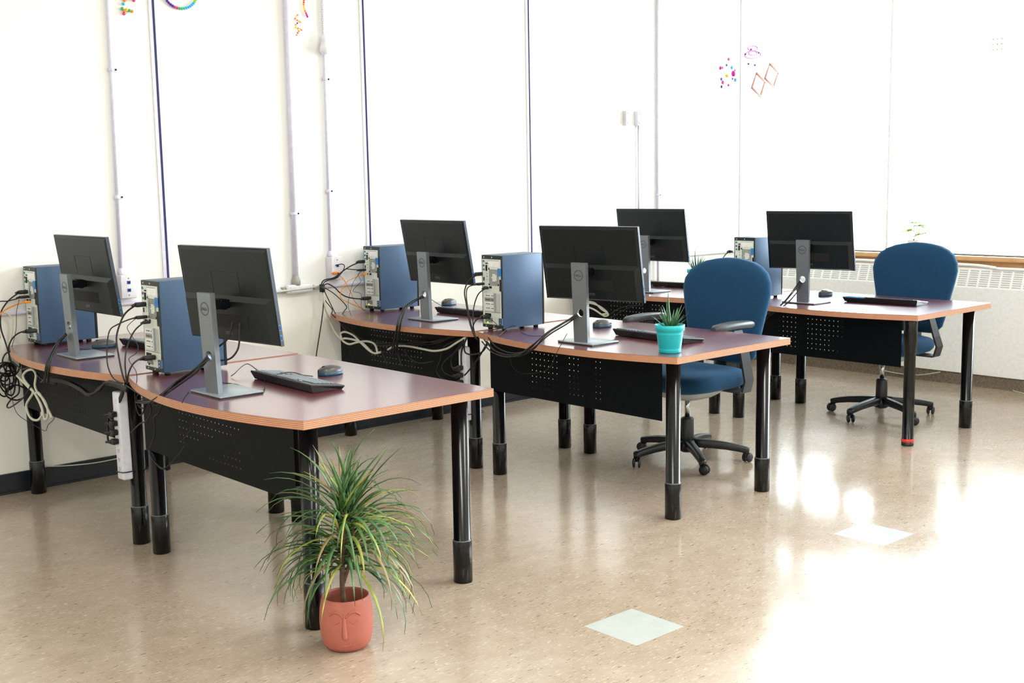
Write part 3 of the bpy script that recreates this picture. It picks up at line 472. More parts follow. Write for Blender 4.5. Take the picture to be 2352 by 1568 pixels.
# conduits and boxes on the left wall
def conduit(name, label, x, z0, r, straps, dx=0.0, fit=None):
    t = thing(name, label, 'conduit', (x, WALL_Y-.006-r-.004, z0))
    m = MB(); m.cyl((0, 0, 0), (dx, 0, CEIL-z0), r); obj('pipe', m, M['conduit'], t)
    for z in straps:
        m = MB(); q = dx*(z-z0)/(CEIL-z0); m.lathe([(r+.003, -.009), (r+.005, -.005), (r+.005, .005), (r+.003, .009)], 16, 0, (q, 0, z-z0)); m.box((q+r, .0, z-z0-.009), (q+r+.024, r+.004, z-z0+.009)); m.sphere((q+r+.015, -.002, z-z0), .005, 1, 6)
        obj('strap', m, [M['conduit'], M['hole']], t)
    m = MB(); k = 1 if fit is None else fit; m.lathe([(r+.001, 0), (r+.006*k, .002), (r+.006*k, .016*k), (r+.002, .03*k), (r, .034*k)], 16); obj('fitting', m, M['conduitg'] if fit else M['conduit'], t)
conduit('wall_conduit', 'thin white conduit rising from the box with two blue jacks', 2.605, 1.037, .0095, (2.07, 1.432), .03)
conduit('wall_conduit', 'thickest white conduit, rising from the oblong fitting on the wall', 3.640, .905, .015, (1.315,), .02, 1.8)
conduit('wall_conduit', 'thin white conduit rising from the box with blue and orange plugs', 3.882, 1.058, .009, (2.075, 1.437), .02)
conduit('wall_conduit', 'short white conduit dropping from the right small switch box', 6.565, .95, .007, (), 0)
for o in [o for o in COL.objects if o.get('label', '').startswith('short white conduit')]:
    for c in [c for c in COL.objects if c.parent == o]:
        if c.name.startswith('pipe'): c.scale = (1, 1, (1.86-.95)/(CEIL-.95))
conduit('wall_conduit', 'white riser pipe nearest the room corner', 6.775, .02, .009, (1.35,), 0)
def wallbox(label, x, z, w, h_, d, jacks):
    t = thing('wall_box', label, 'wall box', (x, WALL_Y-.006, z))
    m = MB(); m.box((-w/2, -d, -h_/2), (w/2, 0, h_/2), bev=.003); obj('housing', m, M['box'], t)
    m = MB(); m.box((-w/2+.002, -d-.005, -h_/2+.002), (w/2-.002, -d, h_/2-.002), bev=.002)
    obj('cover_plate', m, M['boxs'], t)
    for z_, mt in jacks:
        m = MB(); m.box((-.009, -d-.008, z_-.008), (.009, -d-.004, z_+.008), 0); m.box((-.006, -d-.0085, z_-.005), (.006, -d-.008, z_+.004), 1); obj('jack', m, [M[mt], M['hole']], t)
    for z_ in (h_/2-.018, -h_/2+.018):
        m = MB(); m.sphere((0, -d-.006, z_), .004, 0, 6); obj('screw', m, M['conduitg'], t)
wallbox('wall box with two empty blue jacks beside the left monitors', 2.625, .976, .085, .122, .05, ((.022, 'jackb'), (-.018, 'jackb')))
wallbox('wall box with a blue plug and an orange plug', 3.898, .99, .082, .135, .055, ((.016, 'blue'), (-.03, 'orange')))
wallbox('small wall box without a conduit, left of the switch box pair', 6.43, 1.905, .035, .105, .025, ())
wallbox('small wall box with a conduit dropping from it', 6.552, 1.905, .035, .105, .025, ())
t = thing('conduit_body', 'oblong white conduit fitting on the wall with pipes on both sides', 'fitting', (3.655, WALL_Y-.03, .887))
m = MB(); m.box((-.085, -.02, -.024), (.085, .02, .026), bev=.012, seg=3); obj('body', m, M['boxs'], t)
m = MB(); m.box((-.07, -.024, -.016), (.07, -.019, .018), bev=.002); obj('cover', m, M['box'], t)
for x0_, x1_ in ((-.62, -.082), (.082, .17)):
    m = MB(); m.cyl((x0_, .008, .0), (x1_, .008, 0), .009); m.cyl((x1_-.03 if x0_ < 0 else x0_, .008, 0), (x1_ if x0_ < 0 else x0_+.02, .008, 0), .014, mi=1); obj('pipe', m, [M['conduit'], M['conduitg']], t)
# ------------------------------------------------------------------ desks
H, TH, L, D, BOW = .73, .031, 1.30, .815, .118
def desk_outline(d=0.0):
    pts = [(D, L), (0, L)]
    for i in range(1, 24):
        v = L*(1-i/24); s_ = 1-((v-L/2)/(L/2))**2
        pts.append((-BOW*s_, v))
    pts += [(0, 0), (D, 0)]
    return pts
LEGS = [(.062, .075), (.062, L-.075), (D-.10, .08), (D-.10, L-.08)]
def leg_prof(flip=False):
    if not flip: return [(.030, 0), (.036, .002), (.036, .158), (.034, .162), (.0322, .163), (.0322, H-TH)]
    return [(.032, 0), (.033, .004), (.033, .022), (.0305, .024), (.0305, .515), (.0325, .517), (.036, .519), (.036, H-TH-.01), (.033, H-TH)]
def make_desk(label, loc, flip=None):
    t = thing('computer_desk', label, 'desk', loc, 0, 'maroon computer desks in three rows')
    m = MB(); m.prism(desk_outline(), H-TH, H-.0015, 0)
    for f in m.bm.faces:
        f.material_index = 1 if abs(f.normal.z) < .5 and f.calc_area() > 0 else 0
    m.bm.normal_update()
    for f in m.bm.faces: f.material_index = 1 if abs(f.normal.z) < .5 else 0
    m.prism(desk_outline(), H-.0015, H, 0)
    obj('tabletop', m, [M['lam'], M['ply']], t)
    for i, (u, v) in enumerate(LEGS):
        fl = flip == i
        m = MB(); p = leg_prof(fl)
        if not fl:
            m.lathe(p[3:], 24, 0, (u, v, 0)); lg = obj('leg', m, M['black'], t)
            m = MB(); m.lathe(p[:4], 24, 0, (u, v, 0)); obj('foot_sleeve', m, M['black'], lg)
            m = MB(); m.lathe([(.0355, .1595), (.0358, .1605), (.034, .1625), (.0328, .1634)], 24, 0, (u, v, 0), cap=(False, False)); obj('sleeve_rim', m, M['rim'], lg)
        else:
            m.lathe(p[2:6], 24, 0, (u, v, 0)); lg = obj('leg', m, M['black'], t)
            m = MB(); m.lathe(p[5:], 24, 0, (u, v, 0)); obj('top_sleeve', m, M['black'], lg)
            m = MB(); m.lathe(p[:3], 24, 0, (u, v, 0)); fs = obj('foot_cap', m, M['plastic'], lg)
            m = MB(); m.lathe([(.0335, .022), (.034, .026), (.034, .034), (.0315, .038)], 24, 0, (u, v, 0), cap=(False, False)); o = obj('foot_ring', m, M['red'], lg); o['label'] = 'red ring'
    # perforated modesty panel
    u0 = LEGS[0][0]-.034; v0, v1 = LEGS[0][1]+.034, LEGS[1][1]+.02; z0, z1 = .435, H-TH-.006
    m = MB(); nc, nr, s_ = 17, 9, .0285
    cy, cz = (v0+v1)/2+.03, z0+.05
    ys = [v0, cy-nc*s_/2] + [cy-nc*s_/2+s_*(i+1) for i in range(nc)] + [v1]; zs = [z0, cz-.5*s_] + [cz-.5*s_+s_*(j+1) for j in range(nr)] + [z1]
    if zs[-1] < zs[-2]: zs[-1] = zs[-2]+.001
    for x_, fl in ((u0, False), (u0+.0016, True)):
        G = [[m.bm.verts.new((x_, y, z)) for z in zs] for y in ys]
        for i in range(len(ys)-1):
            for j in range(len(zs)-1):
                q = [G[i][j], G[i][j+1], G[i+1][j+1], G[i+1][j]]
                if 1 <= i <= nc and 1 <= j <= nr:
                    y_, z_ = (ys[i]+ys[i+1])/2, (zs[j]+zs[j+1])/2; r = .003
                    O = [m.bm.verts.new((x_, y_+r*math.cos(R(225-45*k)), z_+r*math.sin(R(225-45*k)))) for k in range(8)]
                    # corners ordered: (y-,z-), (y-,z+), (y+,z+), (y+,z-)  match angles 225,135,45,-45
                    for c in range(4):
                        a, b = q[c], q[(c+1) % 4]; o0, o1, o2 = O[(2*c) % 8], O[(2*c+1) % 8], O[(2*c+2) % 8]
                        m.face([a, o1, o0]); m.face([a, b, o1]); m.face([b, o2, o1])
                else: m.face(q)
    obj('modesty_panel', m, M['blackm'], t)
    for y in (v0+.06, v1-.06):
        m = MB(); m.box((u0+.002, y-.02, z1-.02), (u0+.05, y+.02, H-TH)); obj('panel_bracket', m, M['steelw'], t)
    return t
ROW = {'A': (2.022, 3.272), 'B': (3.862, 3.262), 'C': (5.848, 3.272)}
FAR = L+.038
dk = {}
dk['A2'] = make_desk('maroon desk at the front with the terracotta plant by its leg', (*ROW['A'], 0))
index_kids()
src = dk['A2']
for k, (r, off, lb) in {'A1': ('A', FAR, 'maroon desk at far left, its end close to the white wall'),
      'B2': ('B', 0, 'maroon desk in the middle row with a teal potted succulent on its corner'),
      'B1': ('B', FAR, 'maroon desk in the middle row touching the white wall, orange cables on it')}.items():
    dk[k] = dup(src, (ROW[r][0], ROW[r][1]+off, 0), None, lb)
dk['C2'] = make_desk('maroon desk nearest the window, with a red ring on its front leg', (*ROW['C'], 0), flip=0)
dk['C1'] = dup(src, (ROW['C'][0], ROW['C'][1]+FAR, 0), None, 'maroon desk in the back row behind the blue chair, near the room corner')

# ------------------------------------------------------------------ towers (rear face at x = 0 looks toward -x)
TW, TH_, TD = .158, .368, .287
def make_tower():
    t = thing('computer_tower', '', 'computer', (0, 0, 0), 0, 'computer towers on the desks')
    z0 = .013
    m = MB(); m.box((.004, -TW/2, z0), (TD-.014, TW/2, z0+TH_), bev=.002); obj('case', m, M['tower'], t)
    m = MB(); m.box((TD-.013, -TW/2, z0), (TD, TW/2, z0+TH_), bev=.003); obj('front_bezel', m, M['plastic'], t)
    for x in (.03, TD-.04):
        for y in (-TW/2+.025, TW/2-.025):
            m = MB(); m.cyl((x, y, 0), (x, y, z0+.001), .012, .014, 12); obj('foot', m, M['plastic'], t)
    def Y(u): return TW/2-u*TW
    def Zv(v): return z0+TH_*(1-v)
    m = MB(); m.box((0, -TW/2+.001, z0+.001), (.006, TW/2-.001, z0+TH_-.001))
    for u in (.12, .5): m.cyl((0, Y(u), Zv(.03)), (-.001, Y(u), Zv(.03)), .003, mi=1, n=8); m.cyl((0, Y(u+.05), Zv(.975)), (-.001, Y(u+.05), Zv(.975)), .003, mi=1, n=8)
    fr = obj('rear_frame', m, [M['plastic'], M['steelw']], t)
    m = MB(); m.box((-.002, Y(.93), Zv(.955)), (0, Y(.05), Zv(.055))); pn = obj('rear_panel', m, M['steel'], t)
    def sub(name, lst, mt, par=pn):
        m = MB()
        for (u0, v0, u1, v1, x0, x1) in lst: m.box((x0, Y(u1), Zv(v1)), (x1, Y(u0), Zv(v0)))
        return obj(name, m, mt, par)
    sub('label_plate', [(.36, .065, .88, .155, -.003, -.002)], M['steelw'])
    sub('label_edge', [(.36, .068, .86, .076, -.0035, -.003)], M['conduitg'])
    # fan grille
    lst = []
    for i in range(9):
        for j in range(15):
            u, v = .38+i*.052, .195+j*.0150
            if math.hypot((u-.6)*1.0, (v-.30)*2.2) < .12: continue
            lst.append((u, v, u+.038, v+.0095, -.0023, -.0019))
    sub('fan_grille', lst, M['hole'])
    m = MB(); m.cyl((-.002, Y(.37), Zv(.185)), (-.003, Y(.37), Zv(.185)), .005, n=10); m.cyl((-.002, Y(.37), Zv(.40)), (-.003, Y(.37), Zv(.40)), .005, n=10); m.cyl((-.002, Y(.82), Zv(.40)), (-.003, Y(.82), Zv(.40)), .005, n=10); obj('fan_screw', m, M['plastic'], pn)
    o = sub('latch', [(.82, .175, .95, .28, -.007, -.001)], M['blue'], t); o['label'] = 'blue latch'
    sub('side_handle', [(.89, .325, 1.0, .485, -.006, .0)], M['plastic'], t)
    for (u, v, mt) in ((.12, .085, 'green'), (.12, .145, 'purple'), (.13, .20, 'green')):
        m = MB(); m.cyl((-.001, Y(u), Zv(v)), (-.004, Y(u), Zv(v)), .0062, n=12, mi=0); m.cyl((-.004, Y(u), Zv(v)), (-.0045, Y(u), Zv(v)), .003, n=10, mi=1); obj('round_port', m, [M[mt], M['hole']], pn)
    sub('video_port', [(.23, .135, .29, .215, -.006, -.002)], M['hole']); sub('serial_port', [(.22, .105, .32, .12, -.004, -.002)], M['hole'])
    sub('display_port', [(.10, .305, .145, .355, -.004, -.002)], M['hole'])
    sub('port_holes', [(.26, .25, .29, .26, -.0025, -.002), (.26, .285, .29, .30, -.0025, -.002), (.27, .335, .29, .345, -.0025, -.002), (.12, .432, .3, .452, -.003, -.002)], M['hole'])
    sub('network_port', [(.38, .425, .49, .455, -.004, -.002)], M['hole'])
    for j in range(4):
        v = .53+j*.058
        o = sub('slot_cover', [(.14, v, .68, v+.048, -.0035, -.002)], M['steelw'] if j != 1 else M['conduitg'])
        sub('slot_holes', [(.2+i*.055, v+.02, .235+i*.055, v+.032, -.004, -.0033) for i in range(8) if i != 4], M['hole'])
    sub('slot_clamp', [(.66, .515, .73, .765, -.014, -.002)], M['silver'], t)
    sub('slot_frame', [(.78, .52, .80, .77, -.0035, -.002), (.86, .52, .88, .77, -.0035, -.002), (.12, .775, .9, .785, -.0035, -.002)], M['conduitg'])
    ps = sub('power_supply', [(.08, .795, .94, .948, -.005, -.002)], M['steel'], t)
    sub('supply_grille', [(.18+i*.06, .865+j*.016, .225+i*.06, .875+j*.016, -.0056, -.0048) for i in range(6) for j in range(4)], M['hole'], ps)
    sub('power_socket', [(.16, .80, .46, .845, -.0058, -.0048)], M['hole'], ps)
    m = MB(); m.cyl((-.004, Y(.30), Zv(.927)), (-.0075, Y(.30), Zv(.927)), .0042, n=10); o = obj('power_light', m, M['led'], ps); o['label'] = 'glowing green power light'
    sub('lock_plate', [(.86, .855, 1.0, .95, -.010, .0)], M['tower'], t)
    sub('lock_slot', [(.91, .875, .95, .89, -.0105, -.010), (.91, .91, .95, .93, -.0105, -.010)], M['silver'], t)
    return t
tw = make_tower(); tw['label'] = 'black tower at front left with a black cable bundle in front, before the desk joint'
tw.location = (2.117, 4.54, H); index_kids(); DARK = [tw]
for x, y, lb in ((2.113, 5.831, 'black tower at the far left end, orange network plug in its back'), (4.075, 5.772, 'black tower beside the white wall with orange network plug and black cable fan'),
                 (3.947, 4.547, 'black tower in the middle of the middle row, green power light lit, only black plugs'), (5.942, 4.487, 'black tower behind the blue chair in the back row')):
    r_ = dup(tw, (x, y, H), None, lb)
    if x < 3: DARK.append(r_)

index_kids()
def under(o): return [c for k in KIDS.get(o.name, []) for c in [k]+under(k)]
for r_ in DARK:                                        # the lights of the two towers in the front row are off
    for c in under(r_):
        if c.name.startswith('power_light'): c.material_slots[0].link = 'OBJECT'; c.material_slots[0].material = M['hole']; c['label'] = 'unlit power light'
# ------------------------------------------------------------------ monitors (screen faces +x; we see the backs)
def ring_poly(cy, cz, r, n=24): return [(cy+r*math.cos(2*math.pi*k/n), cz+r*math.sin(2*math.pi*k/n)) for k in range(n)]
def letters():
    """D, slanted E, L, L as strokes in a 4 x 1 box: polygons (y right, z up)"""
    P_ = []
    def bar(x0, y0, x1, y1): P_.append([(x0, y0), (x1, y0), (x1, y1), (x0, y1)])
    s_ = .2
    bar(0, 0, s_, 1); bar(s_, 0, .5, s_); bar(s_, 1-s_, .5, 1)
    P_.append([(.5, 0), (.8, .3), (.6, .38), (.5, s_)]); P_.append([(.6, .38), (.8, .3), (.8, .7), (.6, .62)]); P_.append([(.5, 1-s_), (.6, .62), (.8, .7), (.5, 1)])
    rot = R(38)
    def e(pts): P_.append([(1.36+(x-.4)*math.cos(rot)-(y-.5)*math.sin(rot), .5+(x-.4)*math.sin(rot)+(y-.5)*math.cos(rot)) for x, y in pts])
    for q in ((0, 0, s_, 1), (s_, 0, .75, s_), (s_, .4, .7, .6), (s_, 1-s_, .75, 1)): e([(q[0], q[1]), (q[2], q[1]), (q[2], q[3]), (q[0], q[3])])
    for o_ in (2.0, 2.8): bar(o_, 0, o_+s_, 1); bar(o_+s_, 0, o_+.68, s_)
    return P_
def make_monitor(label, neck, yaw, tilt, zc, e=.093):
    t = thing('computer_monitor', label, 'monitor', (neck[0], neck[1], H), 0, 'black monitors seen from behind')
    m = MB(); m.box((-.018, -.092, 0), (.155, .132, .0045), 1); m.box((-.0195, -.0935, .0045), (.1565, .1335, .0105), 0, bev=.002)
    obj('base', m, [M['basem'], M['plastic']], t)
    # neck plate with a round cable hole, leaning back a little
    NH, hz, hr = .377, .146, .0195
    m = MB()
    def nx(z): return -.017*(z/NH)
    def hw(z): return .037+.003*(z/NH)
    for x_, sgn in ((0., 1), (.021, -1)):
        def V(y, z): return m.bm.verts.new((nx(z)+x_, y, z))
        n = 24; ang = [2*math.pi*k/n for k in range(n)]
        rg = [V(hr*math.cos(a), hz+hr*math.sin(a)) for a in ang]
        sq = []
        for a in ang:
            c, s_ = math.cos(a), math.sin(a); q = .0365/max(abs(c), abs(s_)); z = hz+s_*q; sq.append(V(c*q if abs(c) < abs(s_)-1e-6 else math.copysign(hw(z), c), z))
        for k in range(n): m.face([rg[k], rg[(k+1) % n], sq[(k+1) % n], sq[k]])
        zt, zb = hz+.0365, hz-.0365
        top = [sq[k] for k in range(n) if abs(sq[k].co.z-zt) < 1e-6]; bot = [sq[k] for k in range(n) if abs(sq[k].co.z-zb) < 1e-6]
        top.sort(key=lambda v: v.co.y); bot.sort(key=lambda v: v.co.y)
        m.face(top+[V(hw(NH), NH), V(-hw(NH), NH)]); m.face(bot+[V(hw(0), .004), V(-hw(0), .004)])
        if sgn == 1: R0 = rg
        else:
            for k in range(n): m.face([R0[k], R0[(k+1) % n], rg[(k+1) % n], rg[k]], 0, True)
    for z0_, z1_ in ((.004, hz-.0365), (hz-.0365, hz+.0365), (hz+.0365, NH)):
        for s_ in (-1, 1):
            m.face([m.bm.verts.new(p) for p in ((nx(z0_), s_*hw(z0_), z0_), (nx(z0_)+.021, s_*hw(z0_), z0_), (nx(z1_)+.021, s_*hw(z1_), z1_), (nx(z1_), s_*hw(z1_), z1_))], 0)
    m.face([m.bm.verts.new(p) for p in ((nx(NH), -hw(NH), NH), (nx(NH)+.021, -hw(NH), NH), (nx(NH)+.021, hw(NH), NH), (nx(NH), hw(NH), NH))], 0)
    bmesh.ops.remove_doubles(m.bm, verts=m.bm.verts, dist=1e-5)
    nk = obj('neck', m, M['neck'], t, rot=(0, 0, yaw))
    m = MB(); m.box((-.012, -.034, NH-.075), (.0035, .034, NH-.01), 0)
    m = MB(); cz = NH-.058; xo = nx(cz)-.0008
    A = ring_poly(0, cz, .0245); B = ring_poly(0, cz, .0215)
    for k in range(24):
        k2 = (k+1) % 24
        for xq, w in ((xo, 0),): m.face([m.bm.verts.new((xo+ (cz-p[1])*.045, p[0], p[1])) for p in (A[k], A[k2], B[k2], B[k])], 0)
    for poly in letters(): m.face([m.bm.verts.new((xo+.0000-(.001)*0+(cz-(cz-.0052+z*.0104))*.045, .0165-y*.0097, cz-.0052+z*.0104)) for y, z in poly], 0)
    em = obj('emblem', m, M['embd'], nk); em['label'] = 'round ring emblem reading DELL'
    # tilting arm
    ct, st = math.cos(tilt), math.sin(tilt)
    m = MB(); m.box((.002, -.028, NH-.062), (e-.012, .028, NH-.03), bev=.004); m.cyl((e-.04, -.03, NH-.046), (e-.04, .03, NH-.046), .02); obj('arm', m, M['blackm'], nk)
    # screen unit in its own frame: x = 0 at the back plane, +x to the glass
    w, h = .535, .350
    T = Matrix.Translation((e, 0, zc-H)) @ Matrix.Rotation(-tilt, 4, 'Y')
    m = MB(); m.box((-.004, -w/2, -h/2), (.010, w/2, h/2), bev=.003); 
    # domed back with a thicker chin
    def blk(x0, x1, y, za, zb, tp, mi=0):
        m.rings([[(x0, -y, za), (x0, y, za), (x0, y, zb), (x0, -y, zb)], [(x1, -y+tp, za+tp*.5), (x1, y-tp, za+tp*.5), (x1, y-tp, zb-tp), (x1, -y+tp, zb-tp)]], mi, smooth=False)
    blk(-.003, -.007, w/2-.002, -h/2+.002, h/2-.002, .012)
    blk(-.004, -.024, w/2-.006, -h/2+.002, .0, .02)
    for v in m.bm.verts: v.co = T @ v.co
    sc = obj('screen_housing', m, M['monback'], nk)
    m = MB(); m.box((.0102, -w/2+.004, -h/2+.012), (.0108, w/2-.004, h/2-.004), M=T); obj('screen', m, M['screen'], nk)
    m = MB(); m.box((-.0045, -w/2-.0012, -h/2-.001), (.0095, -w/2+.0002, h/2), M=T); m.box((-.0045, w/2-.0002, -h/2-.001), (.0095, w/2+.0012, h/2), M=T); m.box((-.0045, -w/2-.0012, h/2-.0002), (.0095, w/2+.0012, h/2+.0012), M=T)
    obj('bezel', m, M['bezel'], nk)
    m = MB(); m.box((-.0248, -.125, -h/2+.055), (-.0235, .125, -h/2+.105), M=T); obj('port_recess', m, M['hole'], sc)
    m = MB()
    for a, b in (((-.0078, -.08, .085), (-.0070, .08, .0858)), ((-.0078, -.08, .005), (-.0070, -.0792, .085)), ((-.0078, .0792, .005), (-.0070, .08, .085))): m.box(a, b, M=T)
    m.box((-.027, -.02, -.03), (-.0235, .005, -.026), M=T)
    obj('mount_cover_seam', m, M['hole'], sc)
    for z in (-.155, -.118):
        m = MB(); m.box((-.003, -w/2-.0022, z), (.005, -w/2-.0006, z+.020), 0, M=T); m.box((-.001, -w/2-.0026, z+.003), (.003, -w/2-.0021, z+.017), 1, M=T); o = obj('usb_port', m, [M['blue'], M['hole']], sc); o['label'] = 'blue port on the side'
    m = MB(); m.box((-.0250, -.02, -h/2+.03), (-.0238, .02, -h/2+.042), M=T); obj('rating_label', m, M['embd'], sc)
    return t
make_monitor('black monitor at the far left, left of the two blue jacks', (2.068, 5.259), .03, .135, 1.098)
make_monitor('black monitor at front left, nearest of all, closest to the long-leaved plant', (2.039, 3.909), .125, .13, 1.093)
make_monitor('black monitor in the middle row beside the tower with orange cables', (3.97, 5.134), .03, .186, 1.102)
make_monitor('black monitor in the centre of the picture, in the middle row near the teal pot', (3.873, 3.847), .2, .172, 1.096)
make_monitor('black monitor in the back row partly hidden behind the centre monitor', (5.90, 5.265), .13, .16, 1.104)
make_monitor('black monitor nearest the window, beside the rightmost chair', (5.952, 4.071), .184, .165, 1.099)

# ------------------------------------------------------------------ keyboards and mice
def make_keyboard(label, loc, rz, keys=False, cord=None):
    t = thing('keyboard', label, 'keyboard', loc, rz, 'black keyboards on the desks')
    w, d = .47, .142                                   # long side along y, typist at +x
    m = MB(); hb, hf = .034, .016
    def pr(y): return [(-d/2, y, .002), (d/2, y, .0), (d/2, y, hf), (-d/2, y, hb)]
    def pr2(y): return [(-d/2+.012, y, .003), (d/2-.006, y, .0), (d/2, y, hf-.004), (-d/2, y, hb-.006)]
    m.rings([pr2(-w/2+.004), pr(-w/2+.004)] and [[(-d/2+.012, -w/2+.01, .002), (d/2-.008, -w/2+.01, .0), (d/2, -w/2, hf-.004), (-d/2, -w/2, hb-.004)], [(-d/2+.012, w/2-.01, .002), (d/2-.008, w/2-.01, .0), (d/2, w/2, hf-.004), (-d/2, w/2, hb-.004)]], 0, smooth=False)
    V = [(-d/2, -w/2, hb-.004), (d/2, -w/2, hf-.004), (d/2, w/2, hf-.004), (-d/2, w/2, hb-.004)]; U = [(-d/2+.002, -w/2+.002, hb), (d/2-.002, -w/2+.002, hf), (d/2-.002, w/2-.002, hf), (-d/2+.002, w/2-.002, hb)]
    m.rings([V, U], 0, smooth=False)
    obj('case', m, M['kbase'], t)
    for s_ in (-1, 1):
        m = MB(); m.box((-d/2+.018, s_*w/2*.86-.012, -.001), (-d/2+.03, s_*w/2*.86+.012, .004)); obj('foot', m, M['plastic'], t)
    slope = math.atan2(hb-hf, d)
    T = Matrix.Translation((0, 0, (hb+hf)/2)) @ Matrix.Rotation(slope, 4, 'Y')
    rows = []
    u = .0185
    x0 = -d/2+.014
    def krow(x, y, ws, dx=.0155):
        for w_ in ws:
            if w_ > 0: rows.append((x, y, w_, dx))
            y -= abs(w_)*u
    # left block starts at +y end (typist's left is -y when facing -x, so letters run toward +y): symmetric, drawn from +y
    ys = w/2-.012
    krow(x0, ys, [1, 1, 1, 1, -.25, 1, 1, 1, -.35, 1, 1, 1, 1, -.2, 1, 1, 1, 1, -.2, 1, -1, 1], .012)
    x0 += .0205
    for r_, ws in enumerate(([1, 1, 1, 1, -.25, 1, 1, 1, -.35, 2, 1, 1, 1, 1, 1, 1, 1, 1, 1, 1, 1, 1, 1], [1, 1, 1, 1, -.25, 1, 1, 1, -.35, 1.5, 1, 1, 1, 1, 1, 1, 1, 1, 1, 1, 1, 1, 1.5],
                             [1, 1, 1, 1, -3.6, 2.2, 1, 1, 1, 1, 1, 1, 1, 1, 1, 1, 1, 1.8], [1, 1, 1, 1, -1.25, 1, -1.35, 2.6, 1, 1, 1, 1, 1, 1, 1, 1, 1, 1, 2.4], [1, 1, 2, -.25, 1, 1, 1, -.35, 1.4, 1.3, 1.3, 1.3, 5.7, 1.3, 1.3, 1.4])):
        krow(x0, ys, ws); x0 += .0187
    keep = rows
    if keys:
        for i, (x, y, w_, dx) in enumerate(keep[:100]):
            m = MB(); m.box((x, y-w_*u+.001, 0), (x+dx, y-.001, .0035), bev=.0012, seg=1, M=T); obj('key', m, M['key'], t)
        rest = keep[100:]
        if rest:
            m = MB()
            for (x, y, w_, dx) in rest: m.box((x, y-w_*u+.001, 0), (x+dx, y-.001, .0035), M=T)
            o = obj('key', m, M['key'], t); o['kind'] = 'stuff'
    else:
        m = MB()
        for (x, y, w_, dx) in keep: m.box((x, y-w_*u+.001, 0), (x+dx, y-.001, .0035), M=T)
        obj('key_field', m, M['key'], t)
    if cord: cord_part(t, cord, .0018)
    return t
def cord_part(t, pts, r=.0018, mt='cable'):
    bpy.context.view_layer.update()
    inv = (Matrix.Translation(t.location) @ Euler(t.rotation_euler).to_matrix().to_4x4()).inverted()
    m = MB(); m.tube([inv @ Vector(p) for p in pts], r, 6); return obj('cord', m, M[mt], t)
def make_mouse(label, loc, rz, cord=None):
    t = thing('computer_mouse', label, 'mouse', loc, rz, 'black mice on the desks')
    n = 18; Ln, Wd = .112, .062
    def sect(s_, dz=0, k=1.0):                          # s_ 0 front (-x) .. 1 rear
        x = -Ln/2+Ln*s_; hw = Wd/2*(.82+.25*math.sin(math.pi*min(1, s_*1.05)))*math.sqrt(max(.02, 1-(abs(s_-.5)*2)**5)); h = .012+.027*math.sin(math.pi*(.15+.72*s_))*k
        if s_ > .97: h *= .5
        return x, hw, h
    m = MB(); rs = []
    for i in range(13):
        x, hw, h = sect(i/12)
        rs.append([(x, hw*math.cos(math.pi*j/10), max(.014, 0)+max(0, h-.012)*math.sin(math.pi*j/10)**.8) for j in range(11)])
    V = [[m.bm.verts.new(p) for p in r] for r in rs]
    for i in range(12):
        for j in range(10): m.face([V[i][j], V[i+1][j], V[i+1][j+1], V[i][j+1]], 0, True)
    obj('shell', m, M['mouse'], t)
    m = MB(); rs = []
    for z, k in ((0, .93), (.004, 1.0), (.0145, 1.01)):
        out = [(sect(i/12)[0], sect(i/12)[1]*k, z) for i in range(13)] + [(sect(i/12)[0], -sect(i/12)[1]*k, z) for i in range(12, -1, -1)]
        rs.append(out)
    m.rings(rs, 0); obj('body', m, M['mouses'], t)
    m = MB(); m.cyl((-.030, -.004, .030), (-.030, .004, .030), .009, n=14); obj('scroll_wheel', m, M['hole'], t)
    if cord: cord_part(t, cord)
    return t
make_keyboard('black keyboard on the front desk beside a mouse with its cord draped over it', (2.39, 3.905, H), R(-2.5), True, P['A2_kbcord'])
make_keyboard('black keyboard at left, mostly hidden behind the front tower', (2.475, 5.27, H), R(2))
make_keyboard('black keyboard behind the teal potted succulent', (4.255, 3.715, H), R(-4), False, P['B2_kbcord'])
make_keyboard('black keyboard in the middle row with a mouse lying behind it', (4.345, 5.19, H), R(3))
make_keyboard('black keyboard nearest the window with a blue pen on it', (6.29, 3.735, H), R(4))
make_keyboard('black keyboard in the back row beside the far teal pot', (6.37, 5.34, H), R(8), False, P['C1_kbcord'])
make_mouse('grey and blue mouse behind the front keyboard, its cord crossing the keys', (2.60, 3.99, H), R(0), P['A2_mousecord'])
make_mouse('black mouse at left, between the far left monitor and the front tower', (2.315, 5.49, H), R(-20), P['A1_mousecord'])
make_mouse('black mouse with pale shine right of the centre monitor neck', (4.40, 4.215, H), R(-8))
make_mouse('mouse lying behind the keyboard in the middle row by the wall', (4.585, 5.69, H), R(10), P['B1_mousecord'])
make_mouse('mouse beside the neck of the monitor nearest the window', (6.44, 4.235, H), R(-5))
m = MB(); m.cyl((0, 0, .004), (.02, -.13, .004), .0038, n=10); m.cyl((.02, -.13, .004), (.022, -.145, .004), .0038, .001, 10, 1); m.cyl((-.0003, .002, .004), (0.001, -.0005, .004), .0041, n=10, mi=1)
o = obj('pen', m, [M['blue'], M['silver']]); o.location = (6.195, 3.955, .7565); tag(o, 'blue pen lying on the left end of the keyboard nearest the window', 'pen')

